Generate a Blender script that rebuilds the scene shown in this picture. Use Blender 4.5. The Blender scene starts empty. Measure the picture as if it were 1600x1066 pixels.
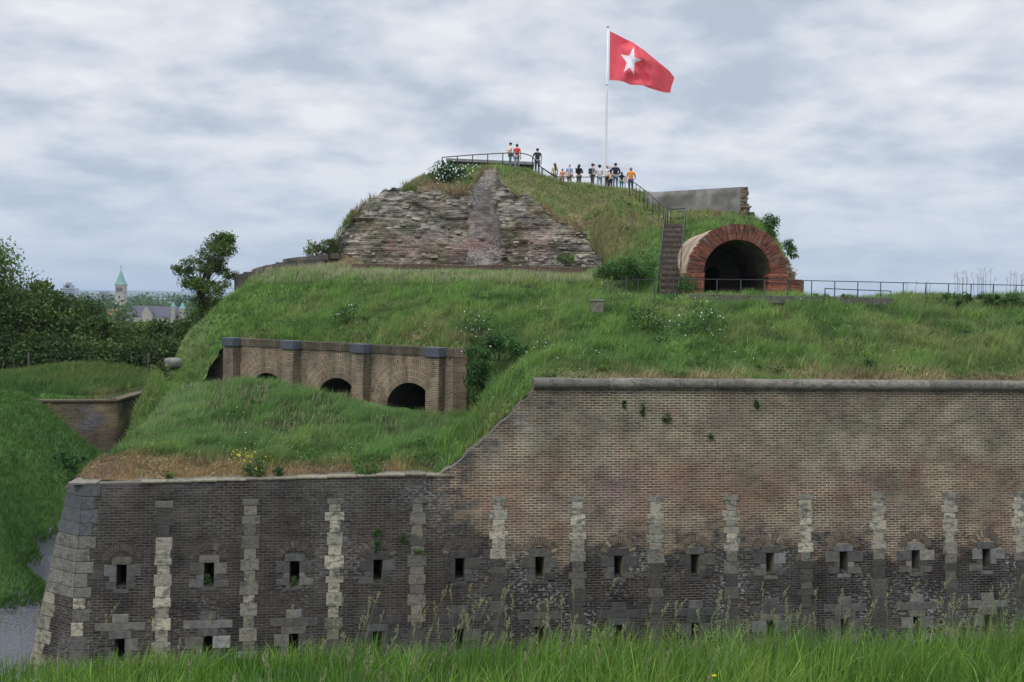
import bpy, math, random
import numpy as np
from mathutils import Vector, Matrix
from mathutils.geometry import delaunay_2d_cdt
R=math.radians
rng=np.random.default_rng(7); random.seed(7)
SC=bpy.context.scene
COL=SC.collection
# ------------------------------------------------------------------ camera
F=1600.0; PITCH=math.atan(61.4/F); ROLL=0.0163; CZ=10.0
FW=np.array([0,math.cos(PITCH),-math.sin(PITCH)]); UP=np.array([0,math.sin(PITCH),math.cos(PITCH)]); RX=np.array([1.,0,0])
cr,sr=math.cos(ROLL),math.sin(ROLL)
cd=bpy.data.cameras.new('camera'); cam=bpy.data.objects.new('camera',cd); COL.objects.link(cam)
cd.sensor_width=36; cd.lens=36; cd.clip_end=30000; cd.clip_start=0.1
r_=cr*RX+sr*UP; u_=-sr*RX+cr*UP; b_=-FW
cam.matrix_world=Matrix(((r_[0],u_[0],b_[0],0),(r_[1],u_[1],b_[1],0),(r_[2],u_[2],b_[2],CZ),(0,0,0,1)))
SC.camera=cam
# ------------------------------------------------------------------ world
w=bpy.data.worlds.new("World"); SC.world=w; w.use_nodes=True
def NN(nt):
    def n(t,**k):
        o=nt.nodes.new(t)
        for a,b in k.items():
            if a=='inp':
                for i,v in b.items(): o.inputs[i].default_value=v
            else: setattr(o,a,b)
        return o
    return n
nt=w.node_tree; nt.nodes.clear(); n=NN(nt); L=nt.links.new
SUN_EL=R(52); SUN_AZ=R(215)
sky=n('ShaderNodeTexSky',sky_type='NISHITA',sun_disc=False,sun_elevation=SUN_EL,sun_rotation=SUN_AZ,air_density=1.2,dust_density=2.0)
tc=n('ShaderNodeTexCoord'); sx=n('ShaderNodeSeparateXYZ'); L(tc.outputs['Generated'],sx.inputs[0])
def M(op,a,b=None,c=None,nn=None,ll=None,clamp=False):
    nn=nn or n; ll=ll or L
    o=nn('ShaderNodeMath',operation=op); o.use_clamp=clamp
    for i,v in enumerate((a,b,c)):
        if v is None: continue
        if isinstance(v,(int,float)): o.inputs[i].default_value=v
        else: ll(v,o.inputs[i])
    return o.outputs[0]
zc=M('ADD',M('MAXIMUM',sx.outputs[2],0.0),0.22)
cu=M('DIVIDE',sx.outputs[0],zc); cv=M('DIVIDE',sx.outputs[1],zc)
cc=n('ShaderNodeCombineXYZ'); L(cu,cc.inputs[0]); L(cv,cc.inputs[1])
n1=n('ShaderNodeTexNoise',inp={'Scale':3.3,'Detail':10.0,'Roughness':0.55,'Distortion':0.1}); L(cc.outputs[0],n1.inputs['Vector'])
mp=n('ShaderNodeMapping',inp={'Location':(3.1,7.7,2.0),'Scale':(0.8,0.9,1)}); L(cc.outputs[0],mp.inputs[0])
n2=n('ShaderNodeTexNoise',inp={'Scale':1.0,'Detail':4.0,'Roughness':0.5}); L(mp.outputs[0],n2.inputs['Vector'])
cl=M('ADD',M('MULTIPLY',n1.outputs[0],0.70),M('MULTIPLY',n2.outputs[0],0.30))
rp=n('ShaderNodeValToRGB'); L(cl,rp.inputs[0])
e=rp.color_ramp.elements
e[0].position=0.39; e[0].color=(0.50,0.565,0.665,1)
e[1].position=0.60; e[1].color=(0.86,0.885,0.93,1)
for p,c in ((0.425,(0.55,0.615,0.715,1)),(0.47,(0.635,0.69,0.78,1)),(0.52,(0.735,0.775,0.845,1))):
    q=e.new(p); q.color=c
# low band near horizon is bluish and smooth
hz=n('ShaderNodeMapRange',clamp=True,inp={1:0.0,2:0.17,3:0.80,4:0.0}); L(sx.outputs[2],hz.inputs[0])
mx=n('ShaderNodeMix',data_type='RGBA'); L(hz.outputs[0],mx.inputs[0]); L(rp.outputs[0],mx.inputs[6]); mx.inputs[7].default_value=(0.47,0.575,0.73,1)
gr=M('ADD',M('MULTIPLY',M('MAXIMUM',M('SUBTRACT',sx.outputs[2],0.30),0.0),3.4),1.0)
bg1=n('ShaderNodeBackground'); L(mx.outputs[2],bg1.inputs[0]); L(gr,bg1.inputs[1])
bg2=n('ShaderNodeBackground'); L(sky.outputs[0],bg2.inputs[0]); bg2.inputs[1].default_value=0.1
ms=n('ShaderNodeMixShader'); ms.inputs[0].default_value=0.06; L(bg1.outputs[0],ms.inputs[1]); L(bg2.outputs[0],ms.inputs[2])
wo=n('ShaderNodeOutputWorld'); L(ms.outputs[0],wo.inputs[0])
sl=bpy.data.lights.new('sun','SUN'); sl.energy=1.1; sl.angle=R(14); sl.color=(1,0.96,0.9)
so=bpy.data.objects.new('sun',sl); COL.objects.link(so); 
sd=Vector((math.sin(SUN_AZ)*math.cos(SUN_EL),math.cos(SUN_AZ)*math.cos(SUN_EL),math.sin(SUN_EL)))
so.rotation_euler=sd.to_track_quat('Z','Y').to_euler()
SC.view_settings.view_transform='Standard'; SC.view_settings.look='None'; SC.view_settings.exposure=0; SC.view_settings.gamma=1
SC.render.engine='CYCLES'
# ------------------------------------------------------------------ projection helpers
def ray(px,py):
    u=(px-800)/F; v=(533-py)/F
    x=u*cr-v*sr; y=u*sr+v*cr
    return np.array([x,FW[1]+y*UP[1],FW[2]+y*UP[2]])
def P(px,py,D):
    d=ray(px,py); d=d*(D/d[1]); return np.array([d[0],d[1],d[2]+CZ])
def proj(X):
    X=np.asarray(X,float); d=X-np.array([0,0,CZ])
    a=d@r_; b=d@u_; c=d@FW
    return 800+F*a/c, 533-F*b/c
# ------------------------------------------------------------------ noise
def _h(i,j,k,s):
    n_=(i*374761393+j*668265263+k*2147483647+s*974634777)&0xffffffff
    n_=((n_^(n_>>13))*1274126177)&0xffffffff
    n_=n_^(n_>>16)
    return (n_&0xffff)/65535.0
def vn(x,y,z=0.0,s=0):
    x=np.asarray(x,float); y=np.asarray(y,float); z=np.asarray(z,float)+0*x
    xi=np.floor(x).astype(np.int64); yi=np.floor(y).astype(np.int64); zi=np.floor(z).astype(np.int64)
    fx=x-xi; fy=y-yi; fz=z-zi
    fx=fx*fx*(3-2*fx); fy=fy*fy*(3-2*fy); fz=fz*fz*(3-2*fz)
    r=0
    for a in (0,1):
        for b in (0,1):
            for c in (0,1):
                r=r+_h(xi+a,yi+b,zi+c,s)*(fx if a else 1-fx)*(fy if b else 1-fy)*(fz if c else 1-fz)
    return r
def fbm(x,y,z=0.0,o=4,s=0):
    r=0; a=0.5; t=0; f=1.0
    for k in range(o):
        r=r+a*vn(np.asarray(x)*f,np.asarray(y)*f,np.asarray(z)*f,s+k*13); t+=a; a*=0.5; f*=2.03
    return r/t
def sst(x,a,b):
    t=np.clip((np.asarray(x,float)-a)/(b-a),0,1); return t*t*(3-2*t)
def lerp(a,b,t):
    t=np.asarray(t)[...,None]; return np.asarray(a)*(1-t)+np.asarray(b)*t
def rgb(r,g,b):   # sRGB 0..255 -> linear
    f=lambda c:(c/255/12.92) if c/255<=0.04045 else ((c/255+0.055)/1.055)**2.4
    return np.array([f(r),f(g),f(b)])
# ------------------------------------------------------------------ mesh helpers
def setp(o,label=None,cat=None,group=None,kind=None):
    if label: o['label']=label
    if cat: o['category']=cat
    if group: o['group']=group
    if kind: o['kind']=kind
    return o
def link(name,me,mat,parent=None):
    o=bpy.data.objects.new(name,me); COL.objects.link(o)
    if mat is not None:
        for m in (mat if isinstance(mat,(list,tuple)) else [mat]): me.materials.append(m)
    if parent is not None: o.parent=parent
    return o
def empty(name,loc=(0,0,0),rz=0,label=None,cat=None,group=None):
    o=bpy.data.objects.new(name,None); COL.objects.link(o); o.location=tuple(loc); o.rotation_euler=(0,0,rz)
    o.empty_display_size=0.2
    return setp(o,label,cat,group)
def mesh_np(name,V,Fs,mat,parent=None,col=None,uv=None,mort=None,smooth=False,origin=None,matidx=None):
    V=np.asarray(V,np.float32)
    if origin is not None: V=V-np.asarray(origin,np.float32)
    if not isinstance(Fs,list): Fs=[Fs]
    Fs=[np.asarray(f,np.int32) for f in Fs if len(f)]
    me=bpy.data.meshes.new(name)
    me.vertices.add(len(V)); me.vertices.foreach_set('co',V.ravel())
    li=np.concatenate([f.ravel() for f in Fs]); tot=np.concatenate([np.full(len(f),f.shape[1],np.int32) for f in Fs])
    st=np.concatenate([[0],np.cumsum(tot)[:-1]]).astype(np.int32)
    me.loops.add(len(li)); me.loops.foreach_set('vertex_index',li)
    me.polygons.add(len(tot)); me.polygons.foreach_set('loop_start',st)
    if matidx is not None: me.polygons.foreach_set('material_index',np.asarray(matidx,np.int32))
    if smooth: me.polygons.foreach_set('use_smooth',np.ones(len(tot),bool))
    if col is not None:
        c=np.ones((len(V),4),np.float32); c[:,:3]=col
        a=me.color_attributes.new('col','FLOAT_COLOR','POINT'); a.data.foreach_set('color',c.ravel())
    if mort is not None:
        c=np.ones((len(V),4),np.float32); c[:,:mort.shape[1]]=mort
        a=me.color_attributes.new('mort','FLOAT_COLOR','POINT'); a.data.foreach_set('color',c.ravel())
    if uv is not None:
        u=me.uv_layers.new(name='uv'); u.data.foreach_set('uv',np.asarray(uv,np.float32)[li].ravel())
    me.update(calc_edges=True); me.validate()
    o=link(name,me,mat,parent)
    if origin is not None: o.location=tuple(origin) 
    return o
class MB:
    def __init__(s): s.v=[]; s.f=[]; s.c=[]; s.uv=[]
    def add(s,v,f,c=(.3,.3,.3),uv=None):
        b=len(s.v); s.v+= [tuple(map(float,p)) for p in v]; s.f+=[tuple(i+b for i in q) for q in f]
        s.c+=[tuple(c)]*len(v); s.uv+= [tuple(p) for p in uv] if uv is not None else [(0,0)]*len(v)
    def box(s,o,ax,ay,az,c=(.3,.3,.3)):
        o=np.asarray(o,float); ax=np.asarray(ax,float); ay=np.asarray(ay,float); az=np.asarray(az,float)
        v=[o+ax*i+ay*j+az*k for k in (0,1) for j in (0,1) for i in (0,1)]
        uv=[(np.linalg.norm(ax)*i+np.linalg.norm(ay)*j,np.linalg.norm(az)*k) for k in (0,1) for j in (0,1) for i in (0,1)]
        if np.dot(np.cross(ax,ay),az)<0: fs=[(0,1,3,2),(4,6,7,5),(0,4,5,1),(2,3,7,6),(0,2,6,4),(1,5,7,3)]
        else: fs=[(0,2,3,1),(4,5,7,6),(0,1,5,4),(2,6,7,3),(0,4,6,2),(1,3,7,5)]
        s.add(v,fs,c,uv)
    def tube(s,pts,r,c=(.3,.3,.3),k=8,cap=True):
        pts=[np.asarray(p,float) for p in pts]; rs=r if isinstance(r,(list,tuple,np.ndarray)) else [r]*len(pts)
        v=[]; f=[]
        for i,p in enumerate(pts):
            t=pts[min(i+1,len(pts)-1)]-pts[max(i-1,0)]; t=t/(np.linalg.norm(t)+1e-9)
            a=np.cross(t,[0,0,1]) if abs(t[2])<0.9 else np.cross(t,[1,0,0]); a/=np.linalg.norm(a); b=np.cross(t,a)
            for j in range(k):
                an=2*math.pi*j/k; v.append(p+rs[i]*(math.cos(an)*a+math.sin(an)*b))
            if i:
                for j in range(k): f.append(((i-1)*k+j,(i-1)*k+(j+1)%k,i*k+(j+1)%k,i*k+j))
        if cap: f.append(tuple(range(k))[::-1]); f.append(tuple((len(pts)-1)*k+j for j in range(k)))
        s.add(v,f,c)
    def build(s,name,mat,parent=None,bevel=0,smooth=False,origin=None,subdiv=0):
        me=bpy.data.meshes.new(name); vv=s.v
        if origin is not None: vv=[tuple(np.array(p)-np.asarray(origin)) for p in vv]
        me.from_pydata(vv,[],s.f)
        c=np.ones((len(s.v),4),np.float32); c[:,:3]=s.c
        a=me.color_attributes.new('col','FLOAT_COLOR','POINT'); a.data.foreach_set('color',c.ravel())
        li=np.zeros(len(me.loops),np.int32); me.loops.foreach_get('vertex_index',li)
        u=me.uv_layers.new(name='uv'); u.data.foreach_set('uv',np.array(s.uv,np.float32)[li].ravel())
        if smooth: me.polygons.foreach_set('use_smooth',np.ones(len(me.polygons),bool))
        o=link(name,me,mat,parent)
        if origin is not None: o.location=tuple(origin)
        if bevel:
            m=o.modifiers.new('b','BEVEL'); m.width=bevel; m.segments=2; m.limit_method='ANGLE'; m.angle_limit=R(40)
        return o
# ------------------------------------------------------------------ materials
def newmat(name):
    m=bpy.data.materials.new(name); m.use_nodes=True; nt=m.node_tree; nt.nodes.clear()
    n=NN(nt); L=nt.links.new
    out=n('ShaderNodeOutputMaterial'); bs=n('ShaderNodeBsdfPrincipled'); bs.inputs['Specular IOR Level'].default_value=0.25
    L(bs.outputs[0],out.inputs[0]); return m,n,L,bs,out
def mixc(n,L,fac,a,b,bt='MIX'):
    o=n('ShaderNodeMix',data_type='RGBA',blend_type=bt)
    for i,v in ((0,fac),(6,a),(7,b)):
        if isinstance(v,(int,float)): o.inputs[i].default_value=v
        elif isinstance(v,(tuple,list,np.ndarray)): o.inputs[i].default_value=(*v[:3],1)
        else: L(v,o.inputs[i])
    return o.outputs[2]
def plain(name,c=None,rough=0.8,nscale=6.0,var=0.35,bump=0.0,metal=0.0,spec=0.25,detail=5,stretch=None):
    """c None: colour from attribute 'col', broken up by noise"""
    m,n,L,bs,out=newmat(name)
    tc=n('ShaderNodeTexCoord'); v=tc.outputs['Object']
    if stretch:
        mp=n('ShaderNodeMapping',inp={'Scale':stretch}); L(v,mp.inputs[0]); v=mp.outputs[0]
    ns=n('ShaderNodeTexNoise',inp={'Scale':nscale,'Detail':float(detail),'Roughness':0.6}); L(v,ns.inputs['Vector'])
    if c is None: a=n('ShaderNodeAttribute',attribute_name='col'); base=a.outputs[0]
    else:
        q=n('ShaderNodeRGB'); q.outputs[0].default_value=(*c,1); base=q.outputs[0]
    mr=n('ShaderNodeMapRange',inp={1:0.25,2:0.75,3:1-var,4:1+var}); L(ns.outputs[0],mr.inputs[0])
    vm=n('ShaderNodeVectorMath',operation='SCALE'); L(base,vm.inputs[0]); L(mr.outputs[0],vm.inputs[3])
    L(vm.outputs[0],bs.inputs['Base Color']); bs.inputs['Roughness'].default_value=rough; bs.inputs['Metallic'].default_value=metal
    bs.inputs['Specular IOR Level'].default_value=spec
    if bump:
        bp=n('ShaderNodeBump',inp={'Strength':1.0,'Distance':bump}); L(ns.outputs[0],bp.inputs['Height']); L(bp.outputs[0],bs.inputs['Normal'])
    return m
def brickmat(name,bw=0.23,rh=0.07,mort=0.011,var=0.55,speck=0.0,speck_lo=None,attr=True,c=None,mc=None,bump=0.012,wear=0.5):
    m,n,L,bs,out=newmat(name)
    uv=n('ShaderNodeUVMap',uv_map='uv'); 
    wn=n('ShaderNodeTexNoise',inp={'Scale':2.5,'Detail':2.0}); L(uv.outputs[0],wn.inputs['Vector'])
    w1=n('ShaderNodeVectorMath',operation='SUBTRACT'); L(wn.outputs['Color'],w1.inputs[0]); w1.inputs[1].default_value=(.5,.5,.5)
    w2=n('ShaderNodeVectorMath',operation='MULTIPLY'); L(w1.outputs[0],w2.inputs[0]); w2.inputs[1].default_value=(0.03,0.03,0)
    wq=n('ShaderNodeTexNoise',inp={'Scale':14.0,'Detail':2.0}); L(uv.outputs[0],wq.inputs['Vector'])
    wq1=n('ShaderNodeVectorMath',operation='MULTIPLY_ADD'); L(wq.outputs['Color'],wq1.inputs[0]); wq1.inputs[1].default_value=(.03,.018,0); L(w2.outputs[0],wq1.inputs[2])
    w3=n('ShaderNodeVectorMath',operation='ADD'); L(uv.outputs[0],w3.inputs[0]); L(wq1.outputs[0],w3.inputs[1])
    br=n('ShaderNodeTexBrick',offset=0.5,inp={'Scale':1.0,'Mortar Size':mort,'Mortar Smooth':0.35,'Bias':0.0,'Brick Width':bw,'Row Height':rh})
    br.inputs['Color1'].default_value=(0,0,0,1); br.inputs['Color2'].default_value=(1,1,1,1); br.inputs['Mortar'].default_value=(.5,.5,.5,1)
    L(w3.outputs[0],br.inputs['Vector'])
    if attr:
        a=n('ShaderNodeAttribute',attribute_name='col').outputs[0]; b=n('ShaderNodeAttribute',attribute_name='mort').outputs[0]
    else: a=c; b=mc
    # per-brick variation
    vr=n('ShaderNodeMapRange',inp={1:0.0,2:1.0,3:1-var,4:1+var}); L(br.outputs['Color'],vr.inputs[0])
    hs=mixc(n,L,0.0,a,(0,0,0))
    dkb=n('ShaderNodeMapRange',inp={1:0.80,2:0.86,3:1.0,4:0.52}); L(br.outputs['Color'],dkb.inputs[0])
    vm=n('ShaderNodeVectorMath',operation='SCALE'); L(hs,vm.inputs[0]); L(M('MULTIPLY',vr.outputs[0],dkb.outputs[0],nn=n,ll=L),vm.inputs[3])
    ns=n('ShaderNodeTexNoise',inp={'Scale':9.0,'Detail':6.0,'Roughness':0.65}); L(uv.outputs[0],ns.inputs['Vector'])
    ns2=n('ShaderNodeTexNoise',inp={'Scale':1.3,'Detail':5.0,'Roughness':0.6}); L(uv.outputs[0],ns2.inputs['Vector'])
    nr=n('ShaderNodeMapRange',inp={1:0.25,2:0.75,3:0.55,4:1.45}); L(ns.outputs[0],nr.inputs[0])
    nr2=n('ShaderNodeMapRange',inp={1:0.25,2:0.75,3:0.8,4:1.2}); L(ns2.outputs[0],nr2.inputs[0])
    vm2=n('ShaderNodeVectorMath',operation='SCALE'); L(vm.outputs[0],vm2.inputs[0]); L(nr.outputs[0],vm2.inputs[3])
    # missing / dirty mortar where noise is low
    mf=n('ShaderNodeMapRange',inp={1:0.36,2:0.58,3:1-wear,4:1.0}); L(ns2.outputs[0],mf.inputs[0])
    mf2=M('MULTIPLY',br.outputs['Fac'],mf.outputs[0],nn=n,ll=L)
    c1=mixc(n,L,mf2,vm2.outputs[0],b)
    vm3=n('ShaderNodeVectorMath',operation='SCALE'); L(c1,vm3.inputs[0]); L(nr2.outputs[0],vm3.inputs[3]); res=vm3.outputs[0]
    if speck:
        mp=n('ShaderNodeMapping',inp={'Scale':(5.0,9.0,1)}); L(uv.outputs[0],mp.inputs[0])
        s1=n('ShaderNodeTexNoise',inp={'Scale':1.6,'Detail':5.0,'Roughness':0.75}); L(mp.outputs[0],s1.inputs['Vector'])
        s2=n('ShaderNodeTexNoise',inp={'Scale':0.55,'Detail':3.0}); L(uv.outputs[0],s2.inputs['Vector'])
        q=M('ADD',s1.outputs[0],M('MULTIPLY',s2.outputs[0],0.45,nn=n,ll=L),nn=n,ll=L)
        q=n('ShaderNodeMapRange',inp={1:0.775,2:0.875,3:0.0,4:speck})
        L(M('ADD',s1.outputs[0],M('MULTIPLY',s2.outputs[0],0.45,nn=n,ll=L),nn=n,ll=L),q.inputs[0])
        if attr:
            sa=n('ShaderNodeAttribute',attribute_name='mort'); q2=n('ShaderNodeMapRange',inp={1:.5,2:1.0,3:0.0,4:1.0}); L(sa.outputs['Alpha'],q2.inputs[0]); fac=M('MULTIPLY',q.outputs[0],sa.outputs['Alpha'],nn=n,ll=L)
        else: fac=q.outputs[0]
        res=mixc(n,L,fac,res,(0.34,0.335,0.32))
    L(res,bs.inputs['Base Color']); bs.inputs['Roughness'].default_value=0.92; bs.inputs['Specular IOR Level'].default_value=0.12
    h=M('SUBTRACT',M('MULTIPLY',ns.outputs[0],0.6,nn=n,ll=L),br.outputs['Fac'],nn=n,ll=L)
    bp=n('ShaderNodeBump',inp={'Strength':1.0,'Distance':bump}); L(h,bp.inputs['Height']); L(bp.outputs[0],bs.inputs['Normal'])
    return m
def leafmat(name,tr=0.35,rough=0.6):
    m,n,L,bs,out=newmat(name)
    a=n('ShaderNodeAttribute',attribute_name='col').outputs[0]
    tcx=n('ShaderNodeTexCoord'); ns=n('ShaderNodeTexNoise',inp={'Scale':1.7,'Detail':3.0}); L(tcx.outputs['Object'],ns.inputs['Vector'])
    mr=n('ShaderNodeMapRange',inp={1:0.3,2:0.7,3:0.85,4:1.15}); L(ns.outputs[0],mr.inputs[0])
    vm=n('ShaderNodeVectorMath',operation='SCALE'); L(a,vm.inputs[0]); L(mr.outputs[0],vm.inputs[3])
    L(vm.outputs[0],bs.inputs['Base Color']); bs.inputs['Roughness'].default_value=rough; bs.inputs['Specular IOR Level'].default_value=0.2
    t=n('ShaderNodeBsdfTranslucent'); L(vm.outputs[0],t.inputs[0])
    mx=n('ShaderNodeMixShader'); mx.inputs[0].default_value=tr; L(bs.outputs[0],mx.inputs[1]); L(t.outputs[0],mx.inputs[2]); L(mx.outputs[0],out.inputs[0])
    return m
MT={}
MT['grass']=leafmat('grass_blades',0.35)
MT['leaf']=leafmat('leaves',0.3)
MT['soil']=plain('soil_and_thatch',None,0.95,4,0.4,0.03)
MT['brick']=brickmat('weathered_brick',speck=0.85,var=0.34,mort=.0145)
MT['brick2']=brickmat('casemate_brick',rh=0.075,mort=0.012,speck=0.0,var=0.26)
MT['ring']=brickmat('arch_ring_brick',bw=.085,rh=.245,mort=.013,var=.22)
MT['ruin']=brickmat('ruined_masonry',bw=0.26,rh=0.10,mort=0.022,var=0.6,speck=0.5,bump=0.05,wear=0.8)
MT['stone']=plain('weathered_stone',None,0.9,7,0.45,0.02)
def stainmat(name):
    m,n,L,bs,out=newmat(name)
    a=n('ShaderNodeAttribute',attribute_name='col').outputs[0]; tc=n('ShaderNodeTexCoord')
    mp=n('ShaderNodeMapping',inp={'Scale':(1.0,1.0,1.7)}); L(tc.outputs['Object'],mp.inputs[0])
    s1=n('ShaderNodeTexNoise',inp={'Scale':4.2,'Detail':8.0,'Roughness':0.68,'Distortion':0.4}); L(mp.outputs[0],s1.inputs['Vector'])
    s2=n('ShaderNodeTexNoise',inp={'Scale':14.0,'Detail':5.0,'Roughness':0.7}); L(tc.outputs['Object'],s2.inputs['Vector'])
    f=n('ShaderNodeMapRange',inp={1:0.50,2:0.60,3:0.0,4:0.78}); L(s1.outputs[0],f.inputs[0])
    c=mixc(n,L,f.outputs[0],a,(0.075,0.072,0.066))
    r=n('ShaderNodeMapRange',inp={1:0.25,2:0.75,3:0.6,4:1.4}); L(s2.outputs[0],r.inputs[0])
    vm=n('ShaderNodeVectorMath',operation='SCALE'); L(c,vm.inputs[0]); L(r.outputs[0],vm.inputs[3])
    L(vm.outputs[0],bs.inputs['Base Color']); bs.inputs['Roughness'].default_value=0.92; bs.inputs['Specular IOR Level'].default_value=0.12
    h=M('ADD',s1.outputs[0],M('MULTIPLY',s2.outputs[0],0.5,nn=n,ll=L),nn=n,ll=L)
    bp=n('ShaderNodeBump',inp={'Strength':1.0,'Distance':0.03}); L(h,bp.inputs['Height']); L(bp.outputs[0],bs.inputs['Normal'])
    return m
MT['pier']=stainmat('stained_limestone')
MT['rock']=plain('rough_stone',None,0.95,3,0.4,0.06)
MT['conc']=plain('grey_render',None,0.92,2.2,0.3,0.015,detail=8)
MT['metal']=plain('dark_painted_steel',(0.035,0.04,0.042),0.5,3,0.2,0,0.3)
MT['white']=plain('white_painted_pole',(0.72,0.74,0.76),0.4,3,0.05)
MT['bark']=plain('bark',(0.07,0.055,0.04),0.95,9,0.4,0.02)
MT['gravel']=plain('grey_gravel',(0.115,0.12,0.13),0.95,22,0.6,0.03,detail=3)
MT['paint']=plain('painted_surface',None,0.7,3,0.12)
MT['wood']=plain('grey_wood',(0.12,0.105,0.09),0.9,8,0.3,0.005)
MT['slate']=plain('slate_roof',(0.09,0.085,0.105),0.8,0.5,0.15)
MT['copper']=plain('green_copper',(0.16,0.32,0.28),0.7,0.6,0.2)
# ------------------------------------------------------------------ height fields
def rbf(pts,lin=True):
    pts=np.array(pts,float); A=pts[:,:2]; z=pts[:,2]; N=len(A)
    d=np.sqrt(((A[:,None]-A[None])**2).sum(-1)+0.6)
    K=np.zeros((N+3,N+3)); K[:N,:N]=d+0.0*np.eye(N); K[:N,N]=1; K[:N,N+1:]=A; K[N,:N]=1; K[N+1:,:N]=A.T
    c=np.linalg.solve(K,np.concatenate([z,[0,0,0]]))
    def f(x,y):
        x=np.asarray(x,float); y=np.asarray(y,float); sh=x.shape; x=x.ravel(); y=y.ravel()
        o=np.empty(len(x))
        for i in range(0,len(x),20000):
            q=slice(i,i+20000)
            o[q]=np.sqrt((x[q,None]-A[:,0])**2+(y[q,None]-A[:,1])**2+0.6)@c[:N]+c[N]+c[N+1]*x[q]+c[N+2]*y[q]
        return o.reshape(sh)
    return f
class HF:
    def __init__(s,f,x0,x1,y0,y1,d):
        s.x0,s.y0,s.d=x0,y0,d
        s.xs=np.arange(x0,x1+d,d); s.ys=np.arange(y0,y1+d,d)
        s.X,s.Y=np.meshgrid(s.xs,s.ys); s.Z=f(s.X,s.Y)
    def z(s,x,y):
        u=np.clip((np.asarray(x)-s.x0)/s.d,0,len(s.xs)-1.001); v=np.clip((np.asarray(y)-s.y0)/s.d,0,len(s.ys)-1.001)
        i=u.astype(int); j=v.astype(int); a=u-i; b=v-j; Z=s.Z
        return Z[j,i]*(1-a)*(1-b)+Z[j,i+1]*a*(1-b)+Z[j+1,i]*(1-a)*b+Z[j+1,i+1]*a*b
    def mesh(s,name,keep,colf,mat,**k):
        ny,nx=s.X.shape; V=np.stack([s.X.ravel(),s.Y.ravel(),s.Z.ravel()],1)
        idx=np.arange(nx*ny).reshape(ny,nx)
        Fq=np.stack([idx[:-1,:-1],idx[:-1,1:],idx[1:,1:],idx[1:,:-1]],-1).reshape(-1,4)
        cx=(s.X[:-1,:-1]+s.d/2).ravel(); cy=(s.Y[:-1,:-1]+s.d/2).ravel()
        kp=keep(cx,cy); Fq=Fq[kp]
        us,inv=np.unique(Fq,return_inverse=True); V=V[us]; Fq=inv.reshape(-1,4)
        return mesh_np(name,V,Fq,mat,col=colf(V),smooth=True,**k)
# ------------------------------------------------------------------ front bastion wall plane
WM=0.137; _q=math.hypot(1,WM); WT=np.array([1/_q,WM/_q,0]); WN=np.array([WM/_q,-1/_q,0]); WD0=28.0; ZC=7.65; WB=0.10
WP0=np.array([0,WD0,0])
def wpt(s,z,off=0.0):
    s=np.asarray(s,float); z=np.asarray(z,float)
    o=WB*(ZC-z)+off+0.10*(fbm(s*.25,z*.3,0,2,231)-.5)*np.clip((ZC-z)/1.5,0,1)
    return np.stack([WP0[0]+WT[0]*s+WN[0]*o, WP0[1]+WT[1]*s+WN[1]*o, z+0*s],-1)
def wray(px,py):
    d=ray(px,py); A=np.stack([WT,WB*-WN+np.array([0,0,1]),-d],1); b=np.array([0,0,CZ])-(WP0+WN*WB*ZC)
    x=np.linalg.solve(A,b); return x[0],x[1]
# ------------------------------------------------------------------ terrain
topP=[wray(*q) for q in ((60,757),(108,756),(250,755),(480,748),(690,742),(702,733),(722,716),(745,698),(765,682),(782,662),(800,645),(815,630),(828,619),(834,610))]
topS=np.array([p[0] for p in topP]+[20.0]); topZ=np.array([p[1] for p in topP]+[ZC]); topZ[-2]=ZC
def topint(s):
    s=np.asarray(s,float); t=np.interp(s,topS,topZ)
    return np.minimum(t+np.where((s>-2.4)&(s<0.55),0.10*(vn(s*4.5,0*s,0,221)-.5)+.04*(vn(s*11,0*s,0,222)-.5),0),ZC)
def C(l): return [tuple(P(*q)) for q in l]
def wD(px): return WD0/(1-8.56e-5*(px-800))
FA=P(355,528,45.2); FB=P(730,546,1.8*1600/75.5); FA[2]=FB[2]=8.2
_v=FB-FA; FLn=np.linalg.norm(_v); FT=_v/FLn; FN=np.array([FT[1],-FT[0],0])   # outward normal (towards camera)
def fside(x,y): return (x-FA[0])*FN[0]+(y-FA[1])*FN[1]       # >0 in front of the facade
def fs(x,y): return (x-FA[0])*FT[0]+(y-FA[1])*FT[1]
def wside(x,y): return (np.asarray(x)-WP0[0])*WN[0]+(np.asarray(y)-WP0[1])*WN[1]  # >0 in front of the wall top line
ST0=P(1049.5,462,46.3); ST1=P(1053,350,54.2)
def rim(x,y,z):
    d=-wside(x,y); sw_=(np.asarray(x)-WP0[0])*WT[0]+(np.asarray(y)-WP0[1])*WT[1]
    lim=topint(sw_)+0.02+0.85*np.maximum(d-.35,0)+.35*np.maximum(d,0)*0; z=np.where(d<3.0,np.minimum(z,lim),z); return z
tp=C([(120,752,26.8),(250,752,27.3),(400,748,27.6),(550,744,28.0),(690,738,28.3),
 (150,724,29),(200,712,29.5),(400,712,30),(600,712,30),(160,712,31.5),
 (210,664,34.5),(250,630,38.5),(272,604,42.5),(300,620,37.5),(350,600,40),(400,592,40.2),(480,602,38.8),(535,612,37.6),(600,632,36.6),(660,642,36.2),(720,650,35),
 (300,680,32),(400,680,32),(520,685,32),(640,690,31),(450,640,35),(330,650,35)])
tp+=[(-13.5,30,3.2),(-15,34,3.0),(-16.5,38,3.2),(-17,42,3),(-13,27,3.5),(0,40,5.8),(2,34,5.6),(1,29,5.1),(-12,45,6.2),(-6,42.5,5.9),(-1.5,39.5,5.9)]
ft=rbf(tp)
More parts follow.
